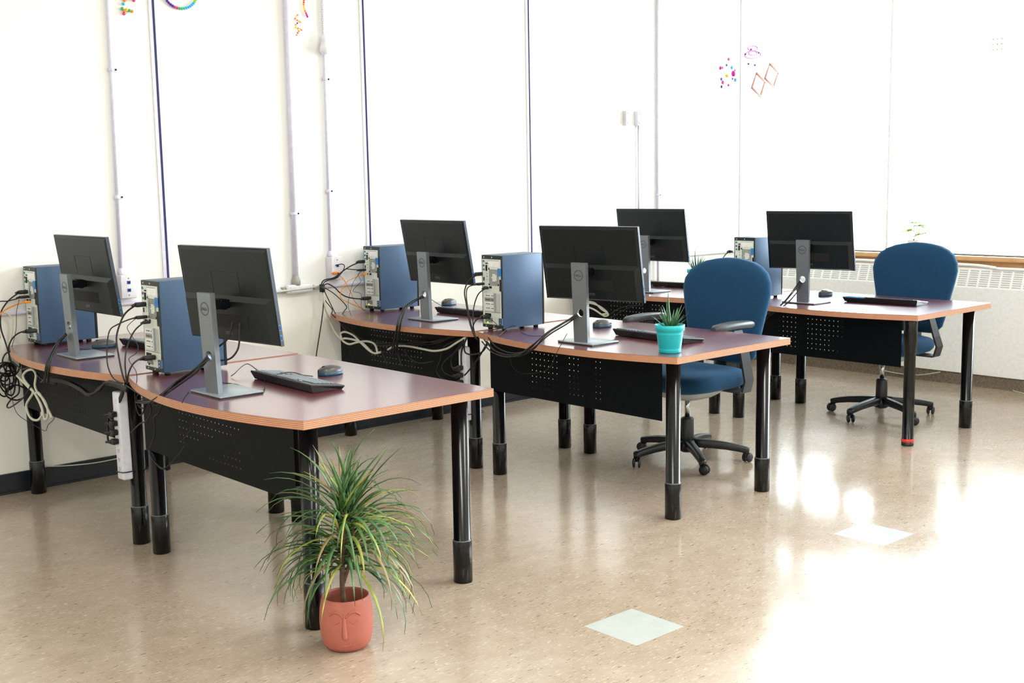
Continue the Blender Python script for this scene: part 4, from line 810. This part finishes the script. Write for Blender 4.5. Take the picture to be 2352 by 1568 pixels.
# ------------------------------------------------------------------ office chairs (facing -x)
def superell(a, b, n, e):
    out = []
    for k in range(n):
        t_ = 2*math.pi*k/n; c, s_ = math.cos(t_), math.sin(t_)
        out.append((a*math.copysign(abs(c)**e, c), b*math.copysign(abs(s_)**e, s_)))
    return out
def make_chair(label, loc, rz, back=.33, drop=0., barms=(162, 234, 306, 18, 90)):
    t = thing('office_chair', label, 'chair', loc, rz, 'blue office chairs behind the desks')
    # backrest: domed shield, thick cushion
    prof = [(0.0, .50), (.03, .64), (.08, .74), (.2, .80), (.32, .845), (.45, .90), (.58, .96), (.70, 1.0), (.79, .975), (.87, .88), (.925, .74), (.965, .56), (.988, .34), (1.0, .14)]
    Hb, z0, hw = .555, .495, .285
    m = MB(); n = 20
    rs = []
    for tz, wf in prof:
        w_ = wf*hw; z = z0+Hb*tz; edge = min(1, math.sqrt(max(0.0, 1-((tz-.5)/.5)**8))); th = .05*max(.25, edge)
        curve = .05*(1-tz)*0; lean = .07*tz
        ring = []
        for (yy, xx) in superell(w_, th, 28, .62):
            bow = -.05*(1-(yy/hw)**2)                 # dished toward the sitter on -x? edges wrap forward
            ring.append((back+lean+xx-.03*(abs(yy)/hw)**2, yy, z))
        rs.append(ring)
    m.rings(rs, 0)
    obj('backrest', m, M['fabric'], t)
    m = MB(); m.box((back-.02, -.035, .40), (back+.075, .035, .62), bev=.01); m.box((.05, -.04, .385), (back+.05, .04, .415), bev=.008); obj('back_support', m, M['chairp'], t)
    # seat
    m = MB(); rs = []
    for z, k in ((.405, .86), (.412, .93), (.43, .985), (.452, 1.0), (.47, .985), (.485, .93), (.492, .84), (.495, .6), (.494, .3)):
        rs.append([(x*k-.01-(.0), y*k, z-.03*max(0, (-x*k-.15))*2-.02*(1 if k < .5 else 0)*.3) for x, y in superell(.265, .27, 36, .55)])
    m.rings(rs, 0); obj('seat', m, M['fabric'], t)
    m = MB(); m.rings([[(x*.5, y*.5, .345) for x, y in superell(.24, .22, 20, .6)], [(x*.86, y*.86, .405) for x, y in superell(.25, .25, 20, .55)]], 0); obj('seat_pan', m, M['under'], t)
    # arms
    for s_ in (-1, 1):
        y = s_*.295
        m = MB()
        m.rings([[(.075, y-.006, .39), (.145, y-.006, .39), (.145, y+.006, .39), (.075, y+.006, .39)], [(.07, y+s_*.02-.006, .45), (.14, y+s_*.02-.006, .45), (.14, y+s_*.02+.006, .45), (.07, y+s_*.02+.006, .45)],
                 [(.03, y+s_*.02-.006, .60-drop), (.10, y+s_*.02-.006, .60-drop), (.10, y+s_*.02+.006, .60-drop), (.03, y+s_*.02+.006, .60-drop)], [(0.0, y-.006, .715-drop), (.065, y-.006, .715-drop), (.065, y+.006, .715-drop), (0.0, y+.006, .715-drop)]], 0, smooth=False)
        m.box((.06, min(0, 0)+min(y, s_*.12), .385), (.15, max(y, s_*.12), .395))
        ar = obj('armrest', m, M['armbar'], t)
        m = MB(); rs = []
        for k in range(11):
            q = k/10; x = -.16+.32*q; wv = .038*(.62+.42*math.sin(math.pi*min(1, .12+q*.86)))*(1 if 0 < k < 10 else .55); tv = .019*(1 if 0 < k < 10 else .6)
            rs.append([(x, y+a, .735-drop+.008*math.sin(math.pi*q)+b) for a, b in superell(wv, tv, 16, .7)])
        m.rings(rs, 0); obj('arm_pad', m, M['armpad'], ar)
    # column
    m = MB(); m.lathe([(.034, .075), (.036, .08), (.034, .225), (.030, .232), (.022, .236)], 24); obj('column_cover', m, M['chairp'], t)
    m = MB(); m.lathe([(.014, .232), (.014, .345)], 18); obj('gas_lift', m, M['chrome'], t)
    m = MB(); m.lathe([(.03, .05), (.046, .06), (.052, .085), (.046, .112), (.034, .118)], 24)
    bs = obj('star_base', m, M['chairp'], t)
    for a in barms:
        ca, sa = math.cos(R(a)), math.sin(R(a))
        m = MB(); rs = []
        for q in (0, .15, .35, .6, .82, .95, 1.0):
            rr = .03+.285*q; zz = .098-.012*q-.022*q**3; w_ = .026-.008*q; h_ = .024-.006*q
            rs.append([(rr*ca-yy*sa, rr*sa+yy*ca, zz+z_) for yy, z_ in superell(w_, h_, 12, .6)])
        m.rings(rs, 0); m.cyl((.305*ca, .305*sa, .078), (.305*ca, .305*sa, .05), .019, .017, 12); ag = obj('base_arm', m, M['chairp'], t)
        sw = R(a+55); cx, cy = .305*ca, .305*sa; ox, oy = math.cos(sw), math.sin(sw)
        m = MB()
        for s_ in (-1, 1):
            c = Vector((cx+ox*.012, cy+oy*.012, .026)); ax = Vector((-oy, ox, 0))
            p = c+ax*s_*.011; rr_ = [(.012, -.0), (.024, .002), (.026, .008), (.022, .013), (.008, .016)]
            rs = []
            u_ = Vector((ox, oy, 0)); w_ = Vector((0, 0, 1))
            for r_, d_ in rr_: rs.append([p+ax*s_*(d_-.008+.004)+(u_*math.cos(2*math.pi*k/16)+w_*math.sin(2*math.pi*k/16))*r_ for k in range(16)])
            m.rings(rs, 0)
        m.cyl((cx, cy, .03), (cx, cy, .062), .014, .014, 10); obj('caster', m, M['chairp'], ag)
    return t
make_chair('blue office chair in the middle, behind the teal potted succulent', (4.80, 3.985, 0), 0, .30)
make_chair('blue office chair at right, in front of the window and heater', (6.535, 3.885, 0), 0, .33, .085, (175, 247, 319, 31, 103))
# ------------------------------------------------------------------ plants
def spike(m, base, az, el, ln, w0, droop, mi=0, thick=0.0, seg=7, curl=0.0):
    """a tapering leaf blade that leaves the stem at elevation el and bends down by droop"""
    p = Vector(base); a = el; d_az = az
    sidev = Vector((-math.sin(az), math.cos(az), 0)); rs = []
    for i in range(seg+1):
        q = i/seg; w = w0*(.55+.45*min(1, q*4))*(1-q**2.2)+.0004
        dirv = Vector((math.cos(az)*math.cos(a), math.sin(az)*math.cos(a), math.sin(a))); nv = dirv.cross(sidev)
        if thick: rs.append([p+sidev*w, p+nv*thick*(1-q), p-sidev*w, p-nv*thick*(1-q)])
        else: rs.append([p+sidev*w+nv*w*.35, p-nv*.0006, p-sidev*w+nv*w*.35, p-nv*.0012])
        p = p+dirv*ln/seg; a -= droop/seg*(.5+q); sidev = (sidev+Vector((rnd.uniform(-1, 1), rnd.uniform(-1, 1), 0))*curl).normalized()
    m.rings(rs, mi)
def big_plant():
    t = thing('potted_dracaena', 'long-leaved green plant in a terracotta face pot on the floor', 'plant', (2.068, 3.135, 0))
    prof = [(.052, 0), (.066, .004), (.077, .018), (.084, .05), (.0865, .09), (.0845, .13), (.078, .165), (.0755, .172), (.0725, .172), (.0735, .164), (.078, .13), (.078, .11)]
    m = MB(); m.lathe(prof, 48, cap=(True, False)); pot = obj('pot', m, M['terra'], t)
    # modelled face on the pot: nose, brows, eye lines
    face_az = math.atan2(-3.135, -2.068)+R(-4)
    def onpot(a, z, out):
        r = .0865 if .05 < z < .12 else .0835
        for (r0, z0_), (r1, z1_) in zip(prof[:8], prof[1:8]):
            if z0_ <= z <= z1_: r = r0+(r1-r0)*(z-z0_)/max(1e-6, z1_-z0_)
        return Vector(((r+out)*math.cos(face_az+a), (r+out)*math.sin(face_az+a), z))
    m = MB(); rs = []
    for z, w_, o_ in ((.13, .08, .001), (.12, .09, .005), (.09, .105, .010), (.062, .13, .015), (.055, .12, .013), (.052, .08, .002)):
        rs.append([onpot(-w_, z, -.002), onpot(-w_*.5, z, o_*.8), onpot(w_*.1, z, o_), onpot(w_, z, -.002)])
    m.rings(rs, 0, smooth=True)
    m.tube([onpot(.05+.0, .125, .001), onpot(.2, .138, .0015), onpot(.42, .14, .0015), onpot(.62, .128, .001)], .003, 8)
    m.tube([onpot(-.05, .125, .001), onpot(-.2, .138, .0015), onpot(-.42, .14, .0015), onpot(-.62, .128, .001)], .003, 8)
    m.tube([onpot(.2, .112, .0008), onpot(.35, .104, .0008), onpot(.52, .112, .0008)], .0016, 6); m.tube([onpot(-.2, .112, .0008), onpot(-.35, .104, .0008), onpot(-.52, .112, .0008)], .0016, 6)
    m.tube([onpot(-.2, .032, .0008), onpot(0, .028, .0008), onpot(.22, .034, .0008)], .0018, 6)
    o = obj('face_relief', m, M['terra'], pot); o['label'] = 'modelled nose, brows and mouth'
    m = MB(); m.lathe([(.0005, .118), (.04, .12), (.0785, .115)], 32, cap=(False, False)); obj('soil', m, M['soil'], t)
    m = MB(); m.tube([(0, 0, .10), (-.008, .004, .2), (-.004, .0, .32), (.002, -.004, .44)], .0085, 10); m.tube([(-.008, .004, .2), (.018, -.01, .29), (.03, -.012, .38)], .006, 8); obj('stem', m, M['bark'], t)
    m = MB()
    for i in range(195):
        q = rnd.random(); z = .25+.22*q
        base = (rnd.uniform(-.012, .012) + (.028 if i % 3 == 0 else 0), rnd.uniform(-.012, .012), z)
        az = rnd.uniform(0, 2*math.pi)
        if q > .82: el = rnd.uniform(.7, 1.5); dr = rnd.uniform(.2, 1.7); ln = rnd.uniform(.17, .30)
        elif q > .5: el = rnd.uniform(.3, 1.1); dr = rnd.uniform(1.2, 2.5); ln = rnd.uniform(.24, .36)
        else: el = rnd.uniform(-.1, .7); dr = rnd.uniform(1.4, 2.4); ln = rnd.uniform(.24, .37)
        k = rnd.random(); mi = 0 if k < .68 else (1 if k < .86 else 2)
        spike(m, base, az, el, ln, rnd.uniform(.0042, .0078), dr, mi, 0, 8, .03)
    obj('foliage', m, [M['leafg'], M['leafy'], M['leafr']], t)
big_plant()
def teal_pot(label, loc, seed):
    global rnd
    keep = rnd; rnd = random.Random(seed)
    t = thing('potted_succulent', label, 'plant', loc, 0, 'succulents in teal pots')
    prof = [(.044, 0), (.048, .003), (.0495, .018), (.0485, .020), (.0497, .022), (.0575, .082), (.0585, .084), (.0575, .086), (.0585, .096), (.0645, .100), (.0655, .122), (.0625, .123), (.0615, .104), (.057, .098), (.055, .094)]
    m = MB(); m.lathe(prof, 40, cap=(True, False)); obj('pot', m, M['teal'], t)
    m = MB(); m.lathe([(.0004, .106), (.03, .107), (.0618, .103)], 24, cap=(False, False)); obj('soil', m, M['soil'], t)
    m = MB()
    for i in range(26):
        el = rnd.uniform(.95, 1.5) if i < 14 else rnd.uniform(.55, 1.1)
        a = i*2.4; spike(m, (.012*math.cos(a), .012*math.sin(a), .103), a, el, rnd.uniform(.07, .125) if i != 3 else .165, .0062, rnd.uniform(-.25, .25), 0, .0042, 6)
    obj('leaves', m, M['aloe'], t); rnd = keep
teal_pot('spiky succulent in a teal pot at the corner of the middle row desk', (3.952, 3.380, H), 3)
teal_pot('spiky succulent in a teal pot half hidden behind the middle chair', (6.43, 5.26, H), 9)
t = thing('sill_plant', 'small lime-leaved plant in a white pot on the window sill', 'plant', (7.955, 4.50, .90))
m = MB(); m.lathe([(.03, 0), (.034, .004), (.042, .05), (.045, .10), (.042, .10), (.04, .09)], 24, cap=(True, False)); obj('pot', m, M['jar'], t)
m = MB(); m.lathe([(.0415, .022), (.0425, .024), (.044, .05), (.043, .052)], 24, cap=(False, False)); obj('pot_band', m, M['conduitg'], t)
m = MB(); m.lathe([(.0004, .09), (.041, .088)], 20, cap=(False, False)); obj('soil', m, M['soil'], t)
m = MB(); ST = [((-.0, .05, .16), .02), ((.0, -.04, .2), .02), ((0.02, .012, .22), .02), ((-.01, -.06, .14), .02)]
for e_, _ in ST: m.tube([(0, 0, .085), (e_[0]*.3, e_[1]*.3, .14), e_], .0018, 6)
obj('stem', m, M['bark'], t)
m = MB()
for e_, _ in ST:
    for q in range(4): spike(m, e_, rnd.uniform(0, 6.28), rnd.uniform(-.2, .7), .062, .019, .7, 0, 0, 6)
obj('leaves', m, M['lime'], t)

# ------------------------------------------------------------------ cables
BC = {}
def cable(name, label, cat, keys, r=.0028, mt='cable', group=None, plug=None, strand=None):
    """one cable, or one tied bundle of strands"""
    pts0 = P[keys[0]] if isinstance(keys, (list, tuple)) else P[keys]
    if isinstance(keys, str):
        o0 = Vector(pts0[0]); m = MB(); m.tube([Vector(p)-o0 for p in pts0], r, 8); o = obj(name, m, M[mt]); o.location = o0; tag(o, label, cat, group)
        if plug:
            L_, w_, h_ = plug[:3]; m = MB(); m.box((-L_*.6, -w_/2, -h_/2), (L_*.4, w_/2, h_/2), bev=min(w_, h_)*.25); m.cyl((-L_*.6, 0, 0), (-L_*.95, 0, -L_*.05), min(w_, h_)*.42, r, 8); obj('plug', m, M[plug[3] if len(plug) > 3 else 'plastic'], o)
        return o
    o0 = Vector(pts0[0]); t = thing(name, label, cat, o0, 0, group)
    for k in keys:
        m = MB(); rr = r[k] if isinstance(r, dict) and k in r else (r if not isinstance(r, dict) else .0028); m.tube([Vector(p)-o0 for p in P[k]], rr, 8); obj(strand or 'strand', m, M[mt], t)
    return t
tower_names = {'A2': 'front left tower', 'A1': 'far left tower', 'B1': 'tower by the wall', 'B2': 'middle tower'}
for k, nm in tower_names.items():
    cable('display_cable', 'thick black cable plugged in highest on the back of the %s' % nm, 'cable', k+'_display', .0036, plug=(.045, .02, .019))
    cable('usb_cable', 'black cable with the second-highest plug on the %s' % nm, 'cable', k+'_usb', .0028, plug=(.045, .022, .013))
    if k in ('A1', 'B1'): cable('network_cable', 'orange network cable plugged into the %s' % nm, 'cable', k+'_network', .0034 if k == 'A1' else .0022, 'orange', plug=(.03, .013, .011, 'orange'))
    else: cable('network_cable', 'black network cable plugged in just under the second plug of the %s' % nm, 'cable', k+'_network', .0032, plug=(.03, .016, .012))
    cable('power_cable', 'black power cord plugged in lowest on the back of the %s' % nm, 'cord', k+'_power', .0036, plug=(.05, .026, .02))
cable('display_cable', 'black cable curving down from the tower behind the blue chair', 'cable', 'C2_display', .003, plug=(.04, .02, .018))
cable('thin_cable', 'thin black wire zigzagging down beside the front left tower', 'cable', 'A2_thin', .0014)
cable('thin_cable', 'thin black wire falling straight beside the far left tower', 'cable', 'A1_thin', .0014)
cable('white_cable', 'short cream cable arching beside the far left tower', 'cable', 'A1_white', .0052, 'white_cable')
cable('network_cable', 'orange cable from the wall box down to the desk by the wall', 'cable', 'B1_orange', .0022, 'orange', plug=(.028, .014, .012, 'orange'))
cable('network_cable', 'black cable from the blue plug of the wall box', 'cable', 'B1_blue', .0026)
cable('thin_cable', 'thin grey wire kinked sideways beside the tower by the wall', 'cable', 'B1_thin', .0012)
cable('thin_cable', 'thin black wire falling over the desk edge by the wall', 'cable', 'B1_thin2', .0012)
cable('cable_bundle', 'black cables falling from the tie on the wall rail over the middle row desk end', 'cables', ['B1_d1', 'B1_d2', 'B1_d3'], .0028)
cable('power_cable', 'black cord hanging from the wall rail toward the floor', 'cord', 'B1_d4', .0032)
cable('white_cable', 'cream cable tied in a figure eight hanging under the middle row desk', 'cable', 'B1_white', .0062, 'white_cable')
cable('white_cable', 'cream cable sagging along the perforated panel of the middle row', 'cable', 'B_white_run', .006, 'white_cable')
cable('cable_bundle', 'black cables strung along under the middle row desk by the wall', 'cables', ['B_run0', 'B_run1', 'B_run2', 'B_run3', 'B_tail0', 'B_tail1', 'B_tail2', 'B_r6'], .0036)
cable('cable_bundle', 'black cords fanning down to the plugs of the middle row power strip', 'cables', ['B_r1', 'B_r2', 'B_r3', 'B_r4', 'B_r5', 'B_r7'], .0042)
cable('thin_cable', 'thin wire looping from the green lit power supply of the middle tower', 'cable', 'B2_thin', .0014)
cable('thin_cable', 'thin black wire lying on the desk beside the middle tower', 'cable', 'B2_thin2', .0014)
cable('thin_cable', 'thin grey wire hanging in a wide loop over the middle row panel', 'cable', 'B2_hang', .0014)
cable('thin_cable', 'thin black wire hanging crookedly over the front desk panel', 'cable', 'A2_hang', .0015)
cable('cable_bundle', 'black cables from the hole in the far left monitor neck over the desk edge', 'cables', ['A1_mon%d' % j for j in range(4)], .0034)
cable('cable_bundle', 'black cables from the hole in the front monitor neck running under the desk', 'cables', ['A2_mon%d' % j for j in range(4)]+['mon_A2a', 'mon_A2b'], .0036)
cable('cable_bundle', 'black cables from the hole in the monitor neck beside the orange cabled tower', 'cables', ['B1_mon%d' % j for j in range(4)], .0034)
cable('cable_bundle', 'black cables from the hole in the centre monitor neck over the desk edge', 'cables', ['B2_mon%d' % j for j in range(4)], .0034)
cable('cable_bundle', 'black cables from the hole in the neck of the monitor nearest the window', 'cables', ['C2_mon%d' % j for j in range(4)], .0034)
cable('white_cable', 'cream cable coil hanging under the back row desk, seen below the centre monitor', 'cable', 'C_white', .006, 'white_cable')
cable('cable_bundle', 'black cables under the back row desk, seen right below the centre monitor', 'cables', ['C_run0', 'C_run1', 'C_run2'], .003)
cable('cable_tangle', 'tangle of looped black cables hanging at the far left desk end', 'cables', ['A1_loop%d' % j for j in range(10)]+['A1_t1', 'A1_t2'], .0038)
cable('thin_cable', 'thin black wire dangling below the cream coil at far left', 'cable', 'A1_t3', .0014)
cable('white_cable', 'cream cable coiled in loops hanging under the far left desk', 'cable', 'A1_whitecoil', .0058, 'white_cable')
cable('cable_bundle', 'black cables tied along under the far left desk', 'cables', ['A_run%d' % j for j in range(4)], .005)
cable('cable_bundle', 'black cords hanging down to the four plugs of the left power strip', 'cables', ['A_plug%d' % j for j in range(4)], .0042)
cable('cable_bundle', 'black wires drooping around the legs where the front and far left desks meet', 'cables', ['A_leg1', 'A_leg2', 'A_leg3', 'A_leg4', 'A_leg5'], .003)
cable('floor_cable', 'thin beige cord along the concrete base behind the rightmost chair', 'cord', 'floor_cord', .003, 'white_cable')
cable('floor_cable', 'thin beige cord lying on the floor at the right edge under the heater', 'cord', 'floor_cord2', .003, 'white_cable')
cable('wall_cable', 'thin cream cord running along the black baseboard at left', 'cord', 'base_cord', .003, 'white_cable')
cable('wall_cable', 'cream cable passing in front of the oblong wall fitting', 'cord', 'rail_white', .006, 'white_cable')
m = MB(); m.cyl((0, 0, -.022), (0, 0, .022), .016, n=14); o = obj('cable_tie', m, M['tie']); o.location = (3.772, 5.84, .885); tag(o, 'black strap gathering the cable fan at the wall rail', 'strap')

# ------------------------------------------------------------------ power strips tied to desk legs
def strip(label, loc, ln, plugs, tilt=0):
    t = thing('power_strip', label, 'power strip', loc, 0); t.rotation_euler = (tilt, 0, 0)
    m = MB(); m.box((-.022, -.03, 0), (.022, .03, ln), bev=.008, seg=3); obj('body', m, M['strip'], t)
    for i in range(7):
        z = .05+i*.038
        if z > ln-.06: break
        if i in plugs:
            m = MB(); m.box((-.05, -.014, z-.012), (-.022, .014, z+.012), bev=.005); m.cyl((-.04, .008, z), (-.062, .03, z-.002), .009, .004, 8); obj('plug', m, M['plastic'], t)
        else:
            m = MB(); m.box((-.0226, -.008, z-.006), (-.022, -.005, z+.004)); m.box((-.0226, .004, z-.006), (-.022, .007, z+.004)); m.cyl((-.022, 0, z-.010), (-.0226, 0, z-.010), .003, n=8); obj('socket', m, M['stripg'], t)
    m = MB(); m.box((-.0228, -.012, ln-.05), (-.0218, .012, ln-.03)); obj('switch', m, M['box'], t)
    m = MB(); z = .035
    m.tube([(-.0235, -.031, z), (-.0235, .031, z), (.03, .033, z), (.085, .0, z+.004), (.085, -.04, z), (.03, -.034, z), ], .0022, 6, closed=True, sub=3); obj('tie', m, M['tie'], t)
    return t
strip('white power strip tied to the desk leg at left, four black plugs in it', (2.035, 4.695, .282), .37, (3, 4, 5, 6), R(-1.0))
strip('white power strip under the middle row, tied to a desk leg', (3.885, 4.70, .255), .385, (4, 5, 6), 0)

strip('white power strip under the back row, glimpsed behind the middle chair', (5.872, 4.70, .262), .38, (4, 5, 6), 0)

# ------------------------------------------------------------------ bead and stick crafts
def beads(name, label, pts, r, cols, sub=1, plane='y'):
    t = thing(name, label, 'ornament', pts[0]); o0 = Vector(pts[0])
    m = MB(); m.tube([Vector(p)-o0 for p in pts], r*.2, 6, sub=2); obj('string', m, M['strip'], t)
    for i, p in enumerate(pts):
        m = MB(); m.sphere(Vector(p)-o0, r, 0, 6); obj('bead', m, BEADS[cols[i % len(cols)]], t)
wy = WALL_Y-.018
# cols: 0 red 1 orange 2 yellow 3 green 4 lime 5 sky 6 blue 7 violet 8 pink 9 magenta
def on_wall(lst): return [(x, wy, z) for x, z in lst]
beads('bead_figure', 'short bent string of many-coloured beads high on the wall at left', on_wall([(2.775, 2.435), (2.762, 2.42), (2.748, 2.445), (2.735, 2.435), (2.722, 2.425), (2.712, 2.415), (2.705, 2.398), (2.698, 2.375), (2.708, 2.365), (2.72, 2.37), (2.735, 2.368), (2.748, 2.365), (2.705, 2.35)]), .0085, [6, 8, 1, 0, 0, 1, 5, 3, 1, 2, 3, 1, 8])
ring = []
for k in range(26):
    a = R(175+ k*190/25); ring.append((3.018+.098*math.cos(a), 2.492+.092*math.sin(a)*1.0))
beads('bead_ring', 'large ring of blue, green and orange beads cut off at the top edge', on_wall(ring), .0075, [0, 1, 1, 2, 3, 3, 7, 7, 7, 7, 8, 8, 3, 3, 5, 5, 5, 5, 5, 5, 4, 4, 4, 3, 3, 3])
beads('bead_string', 'short curved string of red, yellow and magenta beads high on the wall', on_wall([(3.772, 2.505), (3.770, 2.493), (3.769, 2.481), (3.770, 2.469), (3.773, 2.457), (3.777, 2.446), (3.782, 2.435), (3.787, 2.425), (3.791, 2.416)]), .0058, [0, 0, 1, 2, 2, 1, 9, 9, 9])
beads('bead_string', 'zigzag string of pale orange beads beside the thickest conduit', on_wall([(3.726, 2.42), (3.718, 2.412), (3.710, 2.40), (3.722, 2.392), (3.734, 2.388), (3.742, 2.383), (3.722, 2.375), (3.711, 2.366), (3.712, 2.354), (3.726, 2.348), (3.74, 2.345), (3.748, 2.34), (3.73, 2.332), (3.722, 2.322), (3.715, 2.31)]), .005, [1, 2, 8, 1, 2, 1, 7, 1, 2, 1, 2, 1, 1, 8, 1])
t = thing('tassel_ornament', 'pale bead string ending in a white paper bell before the conduit', 'ornament', (3.872, WALL_Y-.04, 2.52))
m = MB()
for k in range(15): m.sphere((.002*math.sin(k*2), -.006, -.008-.0125*k), .005, 0, 5)
obj('bead_strand', m, [M['jar']], t)
m = MB(); m.lathe([(.008, -.20), (.014, -.21), (.016, -.235), (.028, -.27), (.03, -.295), (.012, -.31)], 14, 0, (.008, -.006, 0)); obj('bell', m, M['boxs'], t)
# crafts by the window corner (hang from threads)
cx0 = 7.72
t = thing('bead_flower', 'round burst of red, blue and purple beads in the window corner', 'ornament', (7.52, 5.86, 2.245))
def bf(name, dx, dz, c, r): 
    m = MB(); m.sphere((dx, 0, dz), r, 0, 6, (1, .8, 1.25)); obj(name, m, BEADS[c] if c is not None else M['jar'], t)
for dx, dz, c, r in ((.02, .125, 8, .011), (-.005, .08, 6, .009), (.06, .065, 5, .012), (.10, .045, 8, .008), (.082, .02, 9, .020), (.07, -.02, 9, .008), (.105, -.028, 5, .013), (.02, -.07, 9, .009), (-.05, -.052, 8, .013), (-.065, -.085, 7, .010), (-.068, -.028, 6, .010), (-.08, .055, 9, .012), (-.058, .057, 8, .009)): bf('bead', dx, dz, c, r)
m = MB(); m.sphere((0, 0, 0), .014, 0, 6); obj('flower_centre', m, M['yel'], t)
m = MB()
for a in range(0, 360, 30): m.tube([(0, .004, 0), (.045*math.cos(R(a)), .004, .045*math.sin(R(a))), (.095*math.cos(R(a)), .004, .1*math.sin(R(a)))], .0012, 5, sub=1)
m.tube([(0, .004, .1), (0, .004, .5), (0, .004, CEIL-2.245)], .0008, 5, sub=1); obj('wire', m, M['strip'], t)
def stick_square(label, loc, sz, rot):
    t = thing('stick_square', label, 'ornament', loc); q = Matrix.Rotation(rot, 4, 'Y')
    for k in range(4):
        K = Matrix.Rotation(k*math.pi/2, 4, 'Y'); m = MB(); m.box((-sz/2-.008, -.002+.002*(k % 2), sz/2-.009), (sz/2+.008, .002+.002*(k % 2), sz/2+.009), bev=.001, seg=1, M=q @ K); obj('stick', m, M['wood'], t)
    m = MB(); m.tube([(0, 0, sz*.68), (0, 0, .3), (0, 0, CEIL-loc[2])], .0008, 5, sub=1); obj('thread', m, M['strip'], t)
stick_square('lower tilted square of craft sticks hanging in the window corner', (7.735, 5.72, 2.175), .125, R(28))
stick_square('upper tilted square of craft sticks hanging in the window corner', (7.82, 5.66, 2.245), .125, R(28))
t = thing('wire_mobile', 'pink wire and bead mobile hanging above the craft stick squares', 'ornament', (7.68, 5.74, 2.40))
m = MB()
for k, (a, b, z) in enumerate(((.10, .03, 0), (.06, .02, .05), (.05, .02, .015))): m.tube([(a*math.cos(R(j*30)), .01*math.sin(R(j*30)), z+b*math.sin(R(j*30+20))) for j in range(12)], .0034, 5, closed=True, sub=2)
m.tube([(0, 0, .06), (0, 0, .4), (0, 0, CEIL-2.40)], .0008, 5, sub=1); obj('wire', m, BEADS[9], t)
for dx, dz in ((-.05, -.07), (.03, -.075), (-.09, .0), (.08, .02), (-.02, .04)): m = MB(); m.sphere((dx, 0, dz), .009, 0, 5); obj('bead', m, BEADS[7], t)
t = thing('bead_cluster', 'faint cluster of clear beads hanging before the window at top right', 'ornament', (7.90, 3.90, 2.32))
for k in range(9): m = MB(); m.sphere((0, .03*(k % 3-1), .04-.035*(k//3)), .008, 0, 5); obj('bead', m, M['jar'], t)
m = MB()
for k in range(3): m.tube([(0, .03*(k-1), -.04), (0, .03*(k-1), .05), (0, 0, .12), (0, 0, HEAD-2.32)], .0007, 5, sub=1)
obj('thread', m, M['strip'], t)
